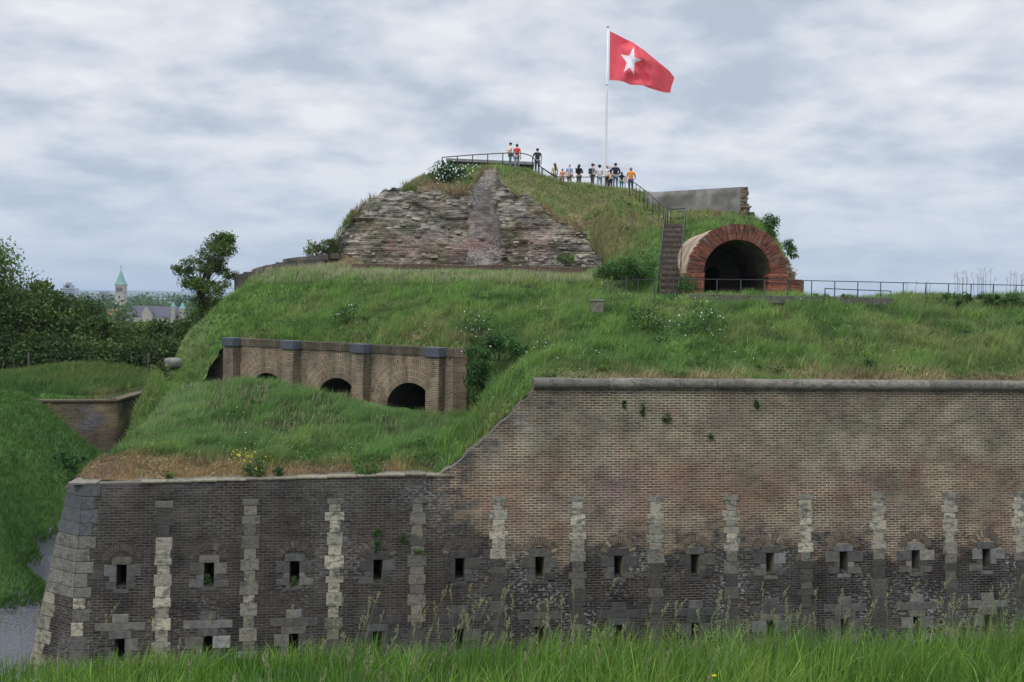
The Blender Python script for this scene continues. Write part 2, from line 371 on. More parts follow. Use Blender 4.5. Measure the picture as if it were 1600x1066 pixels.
hp=C([(700,732,27.9),(740,697,28.1),(780,657,28.2),(832,606,28.4),(1000,604,28.7),(1200,605,29.3),(1400,605,29.9),(1600,606,30.5),(1760,606,31.0),
 (740,640,34),(780,600,32.5),(835,560,31),(1000,545,32),(1200,540,32.8),(1400,535,33.5),(1600,535,34.5),(1760,535,35),
 (900,500,35.5),(1000,490,36),(1200,488,37),(1400,486,38),(1600,480,39),
 (960,468,38),(1080,466,39),(1200,466,39.5),(1400,466,40.5),(1600,463,41.5),(1760,463,42),
 (355,529,45.2),(463,533,43.0),(573,540,40.8),(692,546,38.9),(735,548,38.0),
 (500,480,49),(600,470,47),(700,480,43.5),(800,500,39.5),(850,480,43),
 (420,432,56),(500,425,55),(600,424,54),(700,424,53),(800,427,52),(900,434,50),(940,444,47.5),
 (300,530,50),(275,585,49),(262,612,47.5),(350,470,54),(330,500,51),(255,640,44),
 (520,412,59),(600,412,59.5),(700,412,59.5),(800,412,59.5),(900,412,60.0),(940,414,59.0),(380,440,58),
 (950,444,51),(1000,444,50),(1028,446,49),(1042,462,46.3),(1065,462,46.3),
 (960,425,55.5),(1040,400,50.2),(1070,400,50.2),(1041,352,54),(1066,352,54),
 (960,405,54),(1000,385,55),(1000,340,60),(940,350,60),(900,305,66),(900,380,61.5),(930,400,60),
 (615,300,63),(660,302,63),(720,302,63),(800,305,63),(850,325,62.5),(560,345,61.5),
 (613,293,64.5),(628,283,65.5),(640,274,66),(690,263,69),(720,258,70),(760,257,70),(800,257,69.5),(840,264,69),(880,278,68.5),(950,286,68),(985,290,67.5),
 (1000,300,66),(1040,325,62),(1062,345,58),(1100,347,56),(1150,343,54),(1195,362,52),(1235,400,50),(1110,325,60),(1160,335,60),
 (1095,400,50.0),(1225,425,49.5),(1000,463,44),(1075,461,44),(1260,466,46),(1400,468,46)])
hp+=[(-14.5,42,2.5),(-15.5,48,2.5),(-18,55,3.5),(-21,60,4),(-4,26,3.0),(-8,26,2.0),(-3,28.5,4.0),(-5,31,4.5),(-8,34,4.0),(-4.5,34,5.2),(-11,38,3.5),
 (-16,66,5),(-12.5,70,10),(-20,75,4),(-9.6,66,14.8),(5,72,17.9),(8,73,17.6),(0,76,17.5),(8,80,16),(-6,76,16),(14,70,15),(18,66,14.3),
 (24,56,10),(28,50,9.6),(20,52,10.5),(35,50,9.3),(45,50,8.7),(45,38,10.0),(40,60,8),(20,70,11),(-12,60,11.2),(-3,60,12.3),(-14,62,9)]
fh=rbf(hp)
def xlH(y): return np.interp(y,[38,42,47.5,50,54,56,58,62],[-15.6,-15.9,-16.1,-15.9,-15.6,-17,-19,-22])
def xlT(y): return np.interp(y,[26,26.4,31,34.5,38,42.5,47],[-11.6,-11.55,-12.45,-13.0,-13.2,-14.3,-15.4])
def fH(x,y):
    z=fh(x,y)
    z=z-0.34*sst(z,13.5,17)-0.25*sst(z,14,17)*np.exp(-((x+4.5)/2.2)**2)
    d=np.maximum(xlH(y)-x,0); z=z-2.2*d**1.4
    z=z+0.30*(fbm(x*0.55,y*0.55,0,4,3)-0.5)+0.10*(fbm(x*2.2,y*2.2,0,3,9)-0.5)
    xr=12.35+(y-46)*.135; dr=np.maximum(x-xr,0)*sst(y,43.5,45.5); z=np.where(dr>0,np.maximum(np.minimum(z,10.2),z-1.9*dr**1.25),z)
    f=fside(x,y); s_=fs(x,y); lim=8.2+0.02+0.9*np.maximum(-f-.45,0); z=np.where((f<0.0)&(f>-3)&(s_>-.6)&(s_<FLn+.3),np.minimum(z,lim),z)
    t=np.clip((y-ST0[1])/(ST1[1]-ST0[1]),-.05,1.0); xs=ST0[0]+(ST1[0]-ST0[0])*t; zs_=ST0[2]+(ST1[2]-ST0[2])*t
    k=(1-sst(np.abs(x-xs),.55,1.3))*sst(y,45.2,46.2)*(1-sst(y,54.3,55.5)); z=z*(1-k)+(zs_-.16)*k
    xr_=FB[0]/FB[1]*y; w_=sst(y,30.5,32.5)*(1-sst(y,38.2,38.6)); lim=ft(x,y)-.55+2.6*np.maximum(x-xr_,0)**1.1; z=np.where((x<0.6)&(fs(x,y)>FLn-.5),z*(1-w_)+np.minimum(z,lim)*w_,z)
    z=z-0.20*(1-sst(y,55,58))*sst(-wside(x,y),.5,2.5)
    z=z+0.16*(fbm(x*1.5,y*1.5,0,2,17)-.5)
    return rim(x,y,z)
H=HF(fH,-24,48,25,80,0.3)
def fT(x,y): return rim(x,y,ft(x,y)-.42*sst(y,29,33)+.16*(fbm(x*1.5,y*1.5,0,2,18)-.5)-1.5*np.maximum(xlT(y)-x,0)**1.5*(y>28)+0.30*(fbm(x*0.7,y*0.7,0,4,23)-0.5)+0.10*(fbm(x*2.2,y*2.2,0,3,29)-0.5))
T=HF(fT,-18,3,25,48,0.25)
TUN=P(1152,427,46.0)  # vault ring centre
TUN_R0,TUN_R1=1.50,2.21
TUN_Z0=10.25
def keepH(x,y,pad=0.0):
    s=fs(x,y); f=fside(x,y)
    a=~((f>-0.10)&(s>-0.1)&(s<FLn+0.1))
    a&=wside(x,y)<-0.25
    z=H.z(x,y)
    # open the ground where the vault stands
    tz=TUN_R1+0.0
    a&=~((np.abs(x-TUN[0])<1.62)&(y>TUN[1]-0.2)&(y<TUN[1]+7.2)&(z>TUN_Z0+0.35)&(z<TUN[2]+1.45))
    return a
def keepT(x,y): return (wside(x,y)<-0.2)&(fside(x,y)<30)&(x>xlT(y)-1.1*sst(y,27,33))&~((fside(x,y)<-0.9)&(fs(x,y)>-0.3))
# dry/lush/brown masks shared by soil and blades -> linear albedo
G_LUSH=np.array([0.100,0.185,0.034]); G_DARK=np.array([0.052,0.115,0.025]); G_OLIVE=np.array([0.145,0.18,0.052]); G_DRY=np.array([0.27,0.215,0.115]); G_BROWN=np.array([0.19,0.125,0.075]); G_PALE=np.array([0.21,0.26,0.13])
def blob(px,py,cx,cy,rx,ry): return np.exp(-(((px-cx)/rx)**2+((py-cy)/ry)**2))
def hillmasks(V):
    x,y,z=V[:,0],V[:,1],V[:,2]; px,py=proj(V)
    a=fbm(x*0.35,y*0.35,z*0.35,4,41); b=fbm(x*1.3,y*1.3,z*1.3,4,51); c=fbm(x*0.9,y*0.5,z*1.1,3,61)
    dry=np.zeros(len(V))
    up=sst(y,56.5,59)                                             # crown of the mound
    dry=np.maximum(dry,up*np.clip(0.42*sst(b,0.42,0.62)+0.30*sst(a,0.4,0.65),0,1))
    dry=np.maximum(dry,up*0.85*(sst(-px,-745,-690)*sst(py,262,285)))
    for (cx,cy,rx,ry,s) in ((905,345,70,30,.75),(640,290,60,16,.9),(765,275,40,16,.35),(960,385,30,40,.6),(975,350,30,30,.5),(1120,320,55,18,.55),(1000,305,30,10,.4),(560,350,30,40,.6),(900,360,40,20,.8)):
        dry=np.maximum(dry,s*blob(px,py,cx,cy,rx,ry)*sst(b,0.30,0.55)*up)
    green=np.clip(blob(px,py,920,300,75,16)+blob(px,py,800,268,70,8)*.8+blob(px,py,985,420,45,35)+blob(px,py,640,275,90,6)*.4,0,1)*up
    dry*=1-0.75*green
    # lower rim along the cordon and above the casemate
    rim=(1-up)*sst(py,575,594)*sst(px,820,900)*sst(b+0.25*a,0.46,0.60)
    dry=np.maximum(dry,rim*0.9)
    for (cx,cy,rx,ry,s) in ((640,528,110,9,.9),(700,520,40,12,.5),(545,515,50,10,.35),(1250,585,60,14,.95),(1050,590,90,10,.75),(1400,594,120,8,.5),(400,527,60,5,.5),(865,590,30,12,.5),(1450,520,150,30,.25)):
        dry=np.maximum(dry,s*blob(px,py,cx,cy,rx,ry)*sst(b,0.36,0.58)*(1-up))
    dark=np.clip(blob(px,py,755,590,24,55)+blob(px,py,930,575,25,22)+blob(px,py,780,545,40,40)*.5+blob(px,py,1340,585,40,14)*.8+blob(px,py,990,410,40,30)*.5+blob(px,py,1560,480,80,20)*.6,0,1)
    dark=np.maximum(dark,0.7*sst(c,0.53,0.68)*(1-up))
    pale=(1-up)*np.clip(blob(px,py,650,424,330,9)*.9+0.5*blob(px,py,310,520,25,60),0,1)
    olive=np.clip(sst(a,0.40,0.62)*0.75+up*0.35,0,1)
    return dry,dark,pale,olive,b
def hillcol(V,k=1.0,jit=None):
    dry,dark,pale,olive,b=hillmasks(V)
    c=lerp(np.tile(G_LUSH,(len(V),1)),G_OLIVE,olive); c=lerp(c,G_DARK,dark*.8); c=lerp(c,G_PALE,pale*0.6)
    x,y=V[:,0],V[:,1]; dd=lerp(np.tile(G_DRY,(len(V),1)),G_BROWN,sst(fbm(x*.8,y*.8,V[:,2],3,71),0.42,0.6))
    return lerp(c,dd,dry)*k
def termasks(V):
    x,y,z=V[:,0],V[:,1],V[:,2]; px,py=proj(V)
    a=fbm(x*0.4,y*0.4,z*0.4,4,81); b=fbm(x*1.4,y*1.4,z*1.4,4,91)
    d=-wside(x,y)   # metres behind the wall line
    edge=1.45+1.9*sst(-px,-450,-120)*0.55+1.2*(a-0.5)+0.8*(b-.5)
    dry=1-sst(d,edge-0.35,edge+0.75)
    dry*=1-0.65*sst(px,600,690)
    dark=0.9*sst(fbm(x*.6,y*.6,z*.6,3,95),0.48,0.62)+blob(px,py,400,610,80,30)*.6+blob(px,py,640,680,80,30)*.5
    pale=0.7*(1-sst(px,250,360))*sst(-py,-700,-630)+blob(px,py,350,597,80,12)*.6
    return dry,np.clip(dark,0,1),np.clip(pale,0,1),sst(a,.45,.65),b
def tercol(V,k=1.0):
    dry,dark,pale,olive,b=termasks(V)
    c=lerp(np.tile(G_LUSH*np.array([.85,.95,1.0]),(len(V),1)),G_OLIVE,olive*.4); c=lerp(c,G_DARK,dark*.7); c=lerp(c,G_PALE,pale*.45)
    dd=lerp(np.tile(G_DRY*np.array([.9,.78,.7]),(len(V),1)),G_BROWN,sst(fbm(V[:,0]*1.1,V[:,1]*1.1,V[:,2],3,73),0.40,0.6))
    return lerp(c,dd,dry)
ob=H.mesh('upper_mound',keepH,lambda V:hillcol(V,0.7),MT['soil']); setp(ob,kind='structure')
ob=T.mesh('terrace_ground',keepT,lambda V:tercol(V)*0.7,MT['soil']); setp(ob,kind='structure')
# ---- moat floor, bank on the left and the meadow
gp=C([(0,625,49.5),(0,650,43),(0,700,38.5),(0,800,33.5),(0,880,31.2),(0,945,29.8),(30,627,50),(60,633,49.2),(85,652,47.5),(115,678,46.5),(150,712,45.5),(100,740,41),(60,690,43),
 (88,850,38.5),(60,885,35.2),(40,905,34),(95,800,39),(120,760,42),(150,735,49),(120,712,49.2),(95,680,49.6),(180,735,50),(200,730,53)])
gp+=[(-15,29,.2),(-13,31,.2),(-12,36,.25),(-12,42,.4),(-14,26,.2),(-18,25,.5),(-13,20,.2),(-20,22,1.0),(-25,30,3.5),(-30,35,4.8),(-30,45,5.2),(-45,50,5.5),(-45,25,5.0),(-13.5,46,1.2),(-11,50,.5),(-16,56,1.0)]
fg=rbf(gp)
def meadow(x,y): return 5.0+.5*(fbm(x*.12,y*.12,0,2,107)-.45)+.5*np.exp(-((x+26)/3.5)**2-((y-61)/4)**2)
def fG0(x,y): return fg(x,y)
def fG(x,y):
    z=fg(x,y)
    yw_=np.interp(x,[-23.05,-21.25,-19.5],[49.8,50.0,50.6]); beh=np.where(x<-20.1,sst(y,yw_+.15,yw_+.45),sst(y,58.4,59.0)); beh=np.where(x<-23.2,sst(y,49.6,54),beh)
    fl=sst(-x,-4.0,12.5)*1.0
    z=np.where(x>-12,0.2+ (z-0.2)*sst(-x,9.5,13.0)*sst(y,24,30),z)
    z=np.maximum(z,0.2)
    z=z*(1-beh)+meadow(x,y)*beh
    return z+0.22*(fbm(x*0.5,y*0.5,0,4,103)-0.5)*sst(z,0.25,0.9)+0.02*fbm(x*3,y*3,0,2,105)
G=HF(fG,-50,50,12,80,0.22)
def gravmask(x,y):
    z=G.z(x,y); e=0.55*(fbm(np.asarray(x)*0.9,np.asarray(y)*0.9,0,4,111)-0.5)+0.35*(fbm(np.asarray(x)*2.6,np.asarray(y)*2.6,0,3,113)-0.5)
    return (z+e*1.2<0.86)&(x<60)
def gcol(V):
    x,y,z=V.T; a=fbm(x*.3,y*.3,z*.3,4,121); b=fbm(x*1.2,y*1.2,z,3,122)
    c=lerp(np.tile(G_LUSH*np.array([.75,.85,.9]),(len(V),1)),G_DARK,sst(a,.4,.6)*.7); return c
def gcolm(V):
    c=gcol(V); x,y,z=V.T; px,py=proj(V)
    m=sst(y,52,55); c=lerp(c,G_OLIVE*1.0,m*.6*sst(fbm(x*.25,y*.25,0,3,124),.38,.6)); 
    c=lerp(c,G_DRY,np.clip(blob(px,py,180,618,40,5)+blob(px,py,235,605,14,8),0,1)*.7*(px>0))
    return c
gravel_keep=lambda x,y:gravmask(x,y)
ob=G.mesh('moat_ground',lambda x,y:~gravmask(x,y),lambda V:gcolm(V)*0.65,MT['soil']); setp(ob,kind='structure')
ob=G.mesh('gravel_path',gravel_keep,lambda V:np.tile([.2,.2,.22],(len(V),1)),MT['gravel']); setp(ob,kind='structure')
# ---- near bank in front of the camera
def fB(x,y):
    x=np.asarray(x,float); y=np.asarray(y,float)
    ych=7.6+0.0*x; top=7.62-0.10*(y-4)+0.016*x+0.09*np.maximum(-x-2.0,0)*-0.35
    dr=np.maximum(y-ych,0); z=top-dr*0.75-0.06*dr**1.5
    return np.maximum(z,0.0)+0.10*(fbm(x*.8,y*.8,0,3,131)-.5)
B=HF(fB,-22,22,-6,17,0.25)
ob=B.mesh('near_bank',lambda x,y:(x>-60),lambda V:np.tile(G_DARK*.8,(len(V),1)),MT['soil']); setp(ob,kind='structure')
# ---- far land
def far_mesh():
    ys=np.concatenate([np.linspace(78,300,24),np.geomspace(320,14000,60)]); us=np.linspace(-1.5,1.5,121)
    U,Y=np.meshgrid(us,ys); X=U*Y
    Z=4.2-40*sst(Y,80,330)
    ridge=sst(Y,3500,5200)*(44+14*fbm(X/900,Y/1500,0,3,141))
    ridge2=sst(Y,6500,8500)*(22+42*(fbm(X/2200,Y/3000,0,3,142)-0.42))
    Z=Z+ridge+ridge2
    V=np.stack([X.ravel(),Y.ravel(),Z.ravel()],1); idx=np.arange(V.shape[0]).reshape(U.shape)
    Fq=np.stack([idx[:-1,:-1],idx[:-1,1:],idx[1:,1:],idx[1:,:-1]],-1).reshape(-1,4)
    a=fbm(V[:,0]/180,V[:,1]/180,0,4,143); c=lerp(np.tile([.035,.06,.025],(len(V),1)),[.10,.13,.06],sst(a,.5,.62)); 
    o=mesh_np('far_land',V,Fq,MT['soil'],col=c,smooth=True); setp(o,kind='structure')
    s=400; V=[(-60,-200,-0.5),(60,-200,-.5),(60,90,-.5),(-60,90,-.5)]
    # base sheet under everything near
    bs=[(-900,-600,-1.2),(900,-600,-1.2),(900,90,-1.2),(-900,90,-1.2)]
    o=mesh_np('ground_sheet',bs,np.array([[0,1,2,3]]),MT['soil'],col=np.tile([.05,.08,.03],(4,1))); setp(o,kind='structure')
far_mesh()
# ------------------------------------------------------------------ front bastion wall
WALL=empty('bastion_wall',wpt(0,0),0,'tall dark brick bastion wall with stone piers and narrow loopholes, grass on top','wall')
WO=np.array(wpt(0,0)); bpy.context.view_layer.update()
def toloc(V,O): return np.asarray(V,float)-np.asarray(O)
SMAX=19.4; SL=-12.6
S_LOOP=[-10.125+2.186*i for i in range(14)]; S_PIER=[-9.1+2.19*i for i in range(13)]
HW=0.125; HZ1=3.06; HZ0=2.50; LZ1=1.19; LZ0=0.60
def wall_left(z): return np.interp(z,[0.0,5.12],[-11.43,-11.12])   # left limit of the front face
def wcol(V,s):
    px,py=proj(V); z=V[:,2]
    a=fbm(s*0.8,z*1.3,0,6,201); b=fbm(s*2.4,z*3.4,0,4,202); c=fbm(s*0.22,z*0.35,3,3,203); d=fbm(s*2.6,z*0.5,1,4,204)
    tan=rgb(112,101,84); red=rgb(112,87,73); pur=rgb(98,78,80); grn=rgb(101,98,82); dark=rgb(56,52,50); dk2=rgb(78,75,71); brn=rgb(88,77,66)
    N=len(V)
    col=lerp(np.tile(tan,(N,1)),red,sst(a,.42,.62)*0.8)
    up=(1-sst(py,690,745)); col=lerp(col,grn,up*sst(b+0.3*c,.35,.75)*.95)
    col=lerp(col,brn,0.6*sst(fbm(s*.9,z*.4,5,3,207),.5,.62))
    pz=np.clip(blob(px,py,960,755,75,38)*1.2+blob(px,py,1010,790,70,35)*.7+blob(px,py,1350,745,70,22)*.8+blob(px,py,840,770,60,40)*.3,0,1)
    col=lerp(col,pur,pz*sst(b,.35,.55)*.95)
    rz=np.clip(blob(px,py,775,775,70,35)+blob(px,py,1180,790,140,50)*.5+blob(px,py,1450,730,120,30)*.4+blob(px,py,1040,720,90,30)*.5,0,1)
    col=lerp(col,rgb(124,88,74),rz*.5*sst(b,.35,.6))
    # damp, soot-dark lower half and the dark left half
    hf_=fbm(s*4.5,z*7,2,3,218)-.5; lowline=852+40*(a-.5)*2-np.maximum(px-1150,0)*0.01+110*hf_
    low=sst(py,lowline-18,lowline+20)
    # diagonal boundary on the left part
    edge=np.interp(py,[600,640,690,740,800,850,1000],[845,800,745,700,720,770,800])
    left=1-sst(px,edge-35+90*(b-.5)+160*hf_,edge+35+90*(b-.5)+160*hf_)
    m=np.maximum(low,left*.97)
    dkk=lerp(np.tile(dark,(N,1)),dk2,sst(d,.42,.62)*.9); dkk=lerp(dkk,rgb(72,58,52),sst(a,.5,.65)*.6)
    dkk=lerp(dkk,rgb(92,90,86),(1-sst(py,770,840))*left*sst(b,.35,.6)*.55)
    mid=blob(px,py,400,920,340,60); dkk=lerp(dkk,rgb(84,70,58),mid*.35*sst(b,.4,.6))
    col=lerp(col,dkk,m)
    # dark drips under the cordon
    dr=np.clip(blob(px,py,860,655,22,22)+blob(px,py,905,650,25,12)*.7+blob(px,py,985,660,18,25)*.8+blob(px,py,1040,650,25,14)*.5+blob(px,py,1260,655,60,16)*.5+blob(px,py,1420,665,70,18)*.35,0,1)*sst(d,.35,.55)
    col=lerp(col,rgb(62,60,50),dr*.8)
    gg=blob(px,py,1250,800,500,90)*sst(fbm(s*.35,z*.6,9,4,209),.52,.66)*(1-m)*.3; col=lerp(col,rgb(78,70,58),gg)
    wh=np.clip(blob(px,py,758,708,18,16)+blob(px,py,815,660,26,16)*.7+blob(px,py,900,700,60,22)*.3,0,1)*sst(b,.40,.6); col=lerp(col,rgb(150,145,135),wh*.7)
    dry=1-0.25*sst(topint(s)-z,0.0,0.5)
    col=col*(0.80+0.40*b)[:,None]
    mo=lerp(np.tile(rgb(156,145,124),(N,1)),rgb(98,93,87),m); mo=lerp(mo,rgb(140,132,122),wh)
    ml=sst(fbm(s*.8,z*1.2,4,4,211),.40,.62)
    mo=lerp(mo,col*1.25,(1-ml)*.5)
    st_=sst(fbm(s*.55,z*.35,8,4,215),.50,.64)*(1-m)*.32; col=lerp(col,rgb(80,74,62),st_); mo=lerp(mo,rgb(112,104,90),st_)
    st_=sst(fbm(s*.8,z*1.6,12,4,216),.52,.64)*.4; col=lerp(col,rgb(118,112,100)*(1-.45*m[:,None]),st_)
    sp=np.clip(m*(.35+.9*sst(px,560,900))*sst(fbm(s*.45,z*.7,14,3,217),.30,.6)+.05+.3*wh,0,1)
    col=col*(1-(.30+.14*sst(px,500,900))*m)[:,None]; mo=mo*(1-.25*m)[:,None]; rd=(1-m)*blob(px,py,1000,770,520,70)*.55; col=lerp(col,rgb(108,78,64),rd*sst(a,.3,.6))
    return col*.98,np.concatenate([mo*1.15,sp[:,None]],1)
def wall_face():
    ss=list(np.arange(SL,SMAX+.01,0.11)); 
    for c in S_LOOP: ss=[q for q in ss if abs(q-(c-HW))>.04 and abs(q-(c+HW))>.04]+[c-HW,c+HW]
    zs=list(np.arange(-0.3,ZC+.001,0.10)); 
    for q in (HZ0,HZ1,LZ0,LZ1,ZC): zs=[t for t in zs if abs(t-q)>.04]+[q]
    ss=np.array(sorted(ss)); zs=np.array(sorted(zs))
    Sg,Zg=np.meshgrid(ss,zs); Zg=np.minimum(Zg,topint(Sg))
    lim=wall_left(Zg); Sg=np.maximum(Sg,lim)
    bul=0.012*(fbm(Sg*1.6,Zg*2.4,0,3,232)-.5)-0.018*sst(fbm(Sg*3,Zg*6,0,2,234),.62,.72)
    V=wpt(Sg.ravel(),Zg.ravel(),0); V=V+WN*bul.ravel()[:,None]
    nx=len(ss); idx=np.arange(V.shape[0]).reshape(Sg.shape)
    Fq=[]
    for j in range(len(zs)-1):
        for i in range(nx-1):
            zc_=(zs[j]+zs[j+1])/2; sc_=(ss[i]+ss[i+1])/2
            if (HZ0<zc_<HZ1 or LZ0<zc_<LZ1) and any(abs(sc_-c)<HW for c in S_LOOP): continue
            a,b,c,d=idx[j,i],idx[j,i+1],idx[j+1,i+1],idx[j+1,i]
            if Zg[j,i]>=Zg[j+1,i]-1e-4 and Zg[j,i+1]>=Zg[j+1,i+1]-1e-4: continue
            if Sg[j,i+1]-Sg[j,i]<1e-4 and Sg[j+1,i+1]-Sg[j+1,i]<1e-4: continue
            Fq.append((a,b,c,d))
    co,mo=wcol(V,Sg.ravel())
    uv=np.stack([Sg.ravel(),Zg.ravel()],1)
    # top ledge: the broken upper edge has depth
    n0=len(V); tz=topint(ss); sl=np.maximum(ss,wall_left(tz)); Vt=wpt(sl,tz)
    Vb=Vt-WN*0.7+np.stack([0*ss,0*ss,0.05*(vn(ss*3,0*ss,0,233)-.5)],1)
    V=np.concatenate([V,Vt,Vb]); k=len(ss)
    Ft=[(n0+i,n0+i+1,n0+k+i+1,n0+k+i) for i in range(k-1) if sl[i+1]-sl[i]>1e-4]
    co=np.concatenate([co,np.tile(rgb(90,86,78),(2*k,1))]); mo=np.concatenate([mo,np.tile(np.append(rgb(110,104,95),.1),(2*k,1))])
    uv=np.concatenate([uv,np.stack([ss,0*ss],1),np.stack([ss,0*ss+.7],1)])
    mesh_np('brick_face',toloc(V,WO),np.array(Fq+Ft),MT['brick'],WALL,col=co,uv=uv,mort=mo)
wall_face()
# recesses behind the loopholes
def loop_niche(c,z0,z1,k):
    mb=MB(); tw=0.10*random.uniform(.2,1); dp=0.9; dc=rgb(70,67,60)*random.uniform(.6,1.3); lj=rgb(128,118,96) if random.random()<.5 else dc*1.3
    def q(s,z,o): return wpt(s,z,o)
    f=[q(c-HW,z0,0),q(c+HW,z0,0),q(c+HW,z1,0),q(c-HW,z1,0)]; bk=[q(c-HW+tw*.4,z0,-dp),q(c+HW-tw,z0,-dp),q(c+HW-tw,z1,-dp),q(c-HW+tw*.4,z1,-dp)]
    def quad(a,b,cc,d,col): mb.add([a-WO for a in (a,b,cc,d)],[(0,1,2,3)],col)
    quad(f[0],f[3],bk[3],bk[0],dc); quad(f[1],bk[1],bk[2],f[2],lj); quad(f[0],bk[0],bk[1],f[1],dc*1.1); quad(f[3],f[2],bk[2],bk[3],dc*.8)  # right jamb coloured lighter as if lit, soffit darker as if shaded
    quad(bk[0],bk[3],bk[2],bk[1],rgb(25,24,22))  # near-black back colour stands in for the darkness inside
    return mb
STC=[rgb(92,92,90),rgb(84,83,79),rgb(104,103,98),rgb(76,74,70),rgb(98,94,86)]
def stone(mb,s0,s1,z0,z1,pr,col,wx=0.004):
    # block standing pr proud of the wall face, split so its face is slightly uneven
    o=wpt(s0,z0,-0.10)-WO; ax=wpt(s1,z0,0)-wpt(s0,z0,0); az=wpt(s0,z1,0)-wpt(s0,z0,0); ay=WN*(0.10+pr)
    j=random.uniform(-.012,.012)
    mb.box(o,ax,ay,az,col)
for i,c in enumerate(S_LOOP):
    for (z0,z1,lo) in ((HZ0,HZ1,0),(LZ0,LZ1,1)):
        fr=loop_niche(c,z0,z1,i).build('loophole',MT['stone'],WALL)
        mb=MB(); pc=float(proj(wpt(c,z1))[0]); k=.80 if pc<560 or pc>1180 else 0.52
        cs=lambda:random.choice(STC)*k*random.uniform(.8,1.1)*1.25
        lw=random.uniform(.24,.32)
        stone(mb,c-lw,c+lw,z1+.004,z1+.19,.012,cs())
        a1=random.uniform(.50,.62); a2=random.uniform(.30,.42)
        h=(z1-z0)
        for sg in (-1,1):
            e=[(c+sg*HW,c+sg*random.uniform(.42,.60),z0+h*.48,z1),(c+sg*HW,c+sg*random.uniform(.27,.34),z0+h*.22,z0+h*.475),(c+sg*HW,c+sg*random.uniform(.32,.55),z0-.06,z0+h*.215)]
            for (p,q_,b0,b1) in e:
                if random.random()<.93: stone(mb,min(p,q_),max(p,q_),b0,b1-.006,.010,cs()*(1.6 if random.random()<.10 else 1))
        stone(mb,c-.2,c+.2,z0-.17,z0-.068,.014,cs())
        if lo:  # wide stepped head stones
            stone(mb,c-.62,c+.62,z1+.20,z1+.40,.010,cs()); stone(mb,c-.2,c+.2,z1+.405,z1+.62,.012,cs())
        mb.build('loophole_surround',MT['stone'],WALL,bevel=.008)
        if not lo:
            mb=MB(); n_=19; zb=HZ1+.02; 
            for j in range(n_):
                t=R(14+152*j/(n_-1)); r0,r1=.31+random.uniform(-.01,.01),.53+random.uniform(-.015,.02)
                if random.random()<.06: continue
                rd=np.array([math.cos(t),math.sin(t)]); tg=np.array([-rd[1],rd[0]])
                def pt(r,w_,o): q_=rd*r+tg*w_; return wpt(c+q_[0],zb+q_[1],o)-WO
                w_=.0155*random.uniform(.85,1.1); w2=w_*1.55
                V=[pt(r0,-w_,-.03),pt(r0,w_,-.03),pt(r1,w2,-.03),pt(r1,-w2,-.03),pt(r0,-w_,.012),pt(r0,w_,.012),pt(r1,w2,.012),pt(r1,-w2,.012)]
                b=(rgb(88,77,66) if pc>780 else rgb(70,63,58))*random.uniform(.7,1.2)
                mb.add(V,[(4,7,6,5),(0,1,2,3),(0,4,5,1),(1,5,6,2),(2,6,7,3),(3,7,4,0)],b)
            for j in range(24):
                t0,t1=R(12+156*j/24),R(12+156*(j+1)/24); q_=lambda r,t:wpt(c+math.cos(t)*r,zb+math.sin(t)*r,.003)-WO
                mb.add([q_(.33,t0),q_(.51,t0),q_(.51,t1),q_(.33,t1)],[(0,1,2,3)],(rgb(128,119,102) if pc>780 else rgb(92,88,82)))
            o=mb.build('relieving_arch',MT['stone'],WALL)
# stone piers: chains of long and short blocks
CREAM=rgb(168,161,142); CR2=rgb(150,145,130); GREYS=rgb(102,100,95); DKS=rgb(64,62,59)
for i,s in enumerate(S_PIER):
    mb=MB(); pc=float(proj(wpt(s,4.6))[0]); z=4.70 if i>0 else 4.66; k=0
    zlow=0.15
    while z>zlow:
        h=random.uniform(.17,.36) if k else .17
        wd=(.235 if k%2==0 else .165)+random.uniform(-.03,.025)
        zz=z-h/2; py_=float(proj(wpt(s,zz))[1])
        if pc>740: pl=np.interp(py_,[776,855,880,1050],[.85,.80,.14,.06])
        elif pc<310: pl=np.interp(py_,[776,835,845,1000],[.0,.0,.95,.75])
        elif pc<480: pl=np.interp(py_,[776,840,930,1000],[.25,.3,.5,.4])
        elif pc<600: pl=np.interp(py_,[776,800,930,980],[.1,.9,.85,.25])
        else: pl=np.interp(py_,[776,850,900,1000],[.45,.25,.35,.25])
        f_=float(np.clip(pl*1.05+random.uniform(-.22,.22)-.10*(pl<.2),.03,1)); 
        col=(GREYS*random.uniform(.9,1.1) if k==0 and pc<740 else lerp(DKS*1.0,random.choice((CREAM,CR2)),f_)*random.uniform(.92,1.08)); col=np.asarray(col).ravel()
        if k==0 and pc>740: col=lerp(GREYS,CR2,.4)
        if 1:
            a=random.uniform(-.012,.012)
            stone(mb,s-wd+a,s+wd+a,z-h+.006,z,random.uniform(.004,.02),col)
        z-=h; k+=1
    mb.build('stone_pier',MT['pier'],WALL,bevel=.012)
